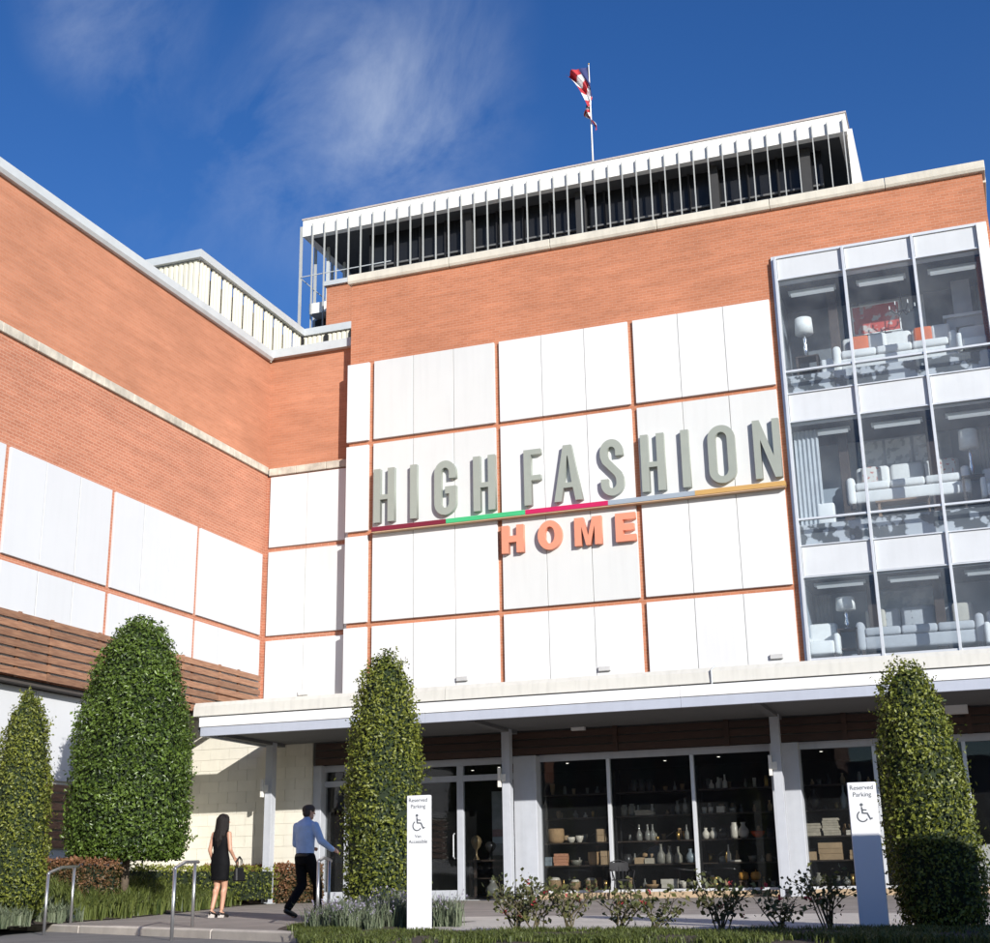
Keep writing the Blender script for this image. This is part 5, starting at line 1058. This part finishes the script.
for wn, a, b, W_ in (('towel and basket', -11.05, -9.45, W1), ('grey bottle vase', -9.1, -7.25, W2), ('white vase and pumpkin', -6.95, -5.25, W3), ('book', -4.45, -2.8, W4)):
    for lv in range(5):
        for k in range(6):
            x = a+(b-a)*(k+random.uniform(.1, .9))/6; kd = random.choice(('bottle', 'jar', 'cup', 'vase', 'bowl')); h = random.uniform(.1, .3)
            ware(kd, x, lv, random.uniform(.04, .075), h, random.choice((CLEAR, CERG, CERW, DARKC, KRAFT, RATTAN, CLEAR, GOLD, RATTAN)), 'small %s at the back of the %s shelf %s' % (kd, ('lowest', 'second', 'third', 'fourth', 'top')[lv], 'in the %s window' % wn), 34.40, 'small goods at the back of the shop shelves')
armchair(-.35, 33.9, SZ-.1, LINEN, 'white armchair inside the last shop window')
# console table and urns by the door
r = empty('console_table', (-12.45, 34.1, SZ-.14), 'dark console table inside the glass beside the door', 'table'); box('table_top', -13.2, -11.75, 33.85, 34.35, .53, .58, DWOOD, r, .008); box('shelf', -13.1, -11.85, 33.9, 34.3, .1, .13, DWOOD, r)
for x in (-13.15, -11.86):
    for y in (33.9, 34.25): box('leg', x, x+.06, y, y+.06, SZ-.14, .53, DWOOD, r)
ware('urn', -13.02, .58, .15, .62, mat('bronze_gilt', (.30, .22, .12), .4, metal=.5), 'slender gilt urn on the console table', 34.1); ware('urn', -12.62, .58, .16, .46, DARKC, 'dark urn on the console table', 34.1); ware('vase', -12.45, -.345, .2, .42, CLEAR, 'clear glass vase on the floor under the console table', 33.75)
r = empty('display_screen', (-12.3, 34.6, .5), 'tall poster display with blue and pink bands inside the shop beside the door', 'poster'); box('board', -12.75, -12.05, 34.6, 34.66, .7, 2.35, mat('poster_grey', (.32, .36, .38), .6, .3, 4), r); box('band', -12.74, -12.06, 34.585, 34.598, 1.0, 1.16, mat('poster_pale', (.55, .68, .75), .6), r); box('band', -12.74, -12.06, 34.585, 34.598, 1.18, 1.36, mat('poster_pink', (.30, .16, .19), .6, .3, 20), r)
# two warm pendant bulbs seen through the entrance glass
for i, (x, z) in enumerate(((-17.25, 1.75), (-17.1, 1.45))):
    x += .6; r = empty('pendant_lamp', (x, 35.4, z), ('higher', 'lower')[i]+' small warm bulb hanging inside the entrance glass', 'lamp'); build('cord', MB().tube([(x, 35.4, z+.05), (x, 35.4, 3.12)], .006, 5), DARKMETAL, r); build('bulb', MB().lathe([(.005, -.05), (.04, -.02), (.045, .01), (.02, .05)], (x, 35.4, z), 10), mat('warm_bulb', (1, .55, .2), .4, 0, 1, emit=4), r, smooth=True)
# ceiling spot lights in the shop
for i, (x, y) in enumerate(((-10.6, 34.6), (-8.1, 35.2), (-6.6, 34.8), (-4.0, 34.7), (-12.6, 34.8), (-13.6, 35.4))):
    r = empty('spot_light', (x, y, 3.0), 'small lit ceiling spot inside the shop front', 'spot light', 'ceiling spots inside the shop'); build('can', MB().lathe([(.05, 0), (.06, .12)], (x, y, 3.0), 10), DARKMETAL, r); build('lens', MB().lathe([(.001, -.012), (.04, -.004), (.04, .0)], (x, y, 2.998), 10), mat('spot_lens', (1, .95, .85), .4, 0, 1, emit=2), r)

# ================================================================== outside the frame: van added to cast a shadow into view, houses across the street
VANP = mat('van_white', (.7, .7, .7), .35, .03); VG = mat('van_glass', (.02, .022, .025), .1); TYRE = mat('tyre', (.02, .02, .02), .9)
van = empty('shadow_van', (3.7, 10.9, -.68), 'tall white unseen van added to cast shadow over the front planting strip', 'van')
prof = [(6.2, -.38), (.9, -.38), (.9, 1.66), (.98, 1.75), (4.8, 1.75), (5.2, 1.66), (5.65, .72), (6.3, .48), (6.35, -.1)][::-1]
build('body', MB().prism([(x, z) for x, z in prof], 'Y', 9.9, 11.9), VANP, van, .03)
build('windscreen', MB().prism([(5.26, 1.62), (5.66, .78), (5.68, .79), (5.28, 1.63)], 'Y', 10.05, 11.75), VG, van)
for y in (9.885, 11.9): build('side_window', MB().prism([(4.2, .75), (5.4, .75), (5.05, 1.5), (4.2, 1.5)], 'Y', y, y+.015), VG, van)
for x in (1.9, 5.3):
    for y in (9.94, 11.66):
        w_ = build('wheel', MB().tube([(x, y, -.37), (x, y+.2, -.37)], .33, 20), TYRE, van); build('rim', MB().tube([(x, y-.004, -.37), (x, y+.204, -.37)], .19, 14), GREYMETAL, w_)
build('bumper', MB().box(.82, .9, 9.95, 11.85, -.36, -.18), DARKMETAL, van)
FACD = [mat('far_stucco', (.28, .25, .22), .9, .15, 1), mat('far_brick', (.22, .12, .09), .9, .2, 1), mat('far_grey', (.20, .20, .21), .9, .15, 1)]
for i, (a, b, h) in enumerate(((-75, -38, 9), (-37, -12, 12), (-11, 16, 8.5), (17, 48, 10.5), (49, 80, 9))):
    r = empty('street_building', ((a+b)/2, -48, -1.55), '%s storey building across the street, number %s along the row' % (('two', 'three', 'two', 'three', 'two')[i], ('one', 'two', 'three', 'four', 'five')[i]), 'building', 'buildings across the street')
    build('wall', MB().box(a, b, -60, -46, -1.6, h), FACD[i % 3], r); box('parapet', a-.1, b+.1, -60.1, -45.85, h, h+.4, FACD[(i+1) % 3], r)
    n = int((b-a)/3.6)
    for fl_ in range(3 if h > 10 else 2):
        for k in range(n): box('window', a+1+k*3.6, a+3+k*3.6, -46.0, -45.95, .6+fl_*3.6, 2.6+fl_*3.6, VG, r)
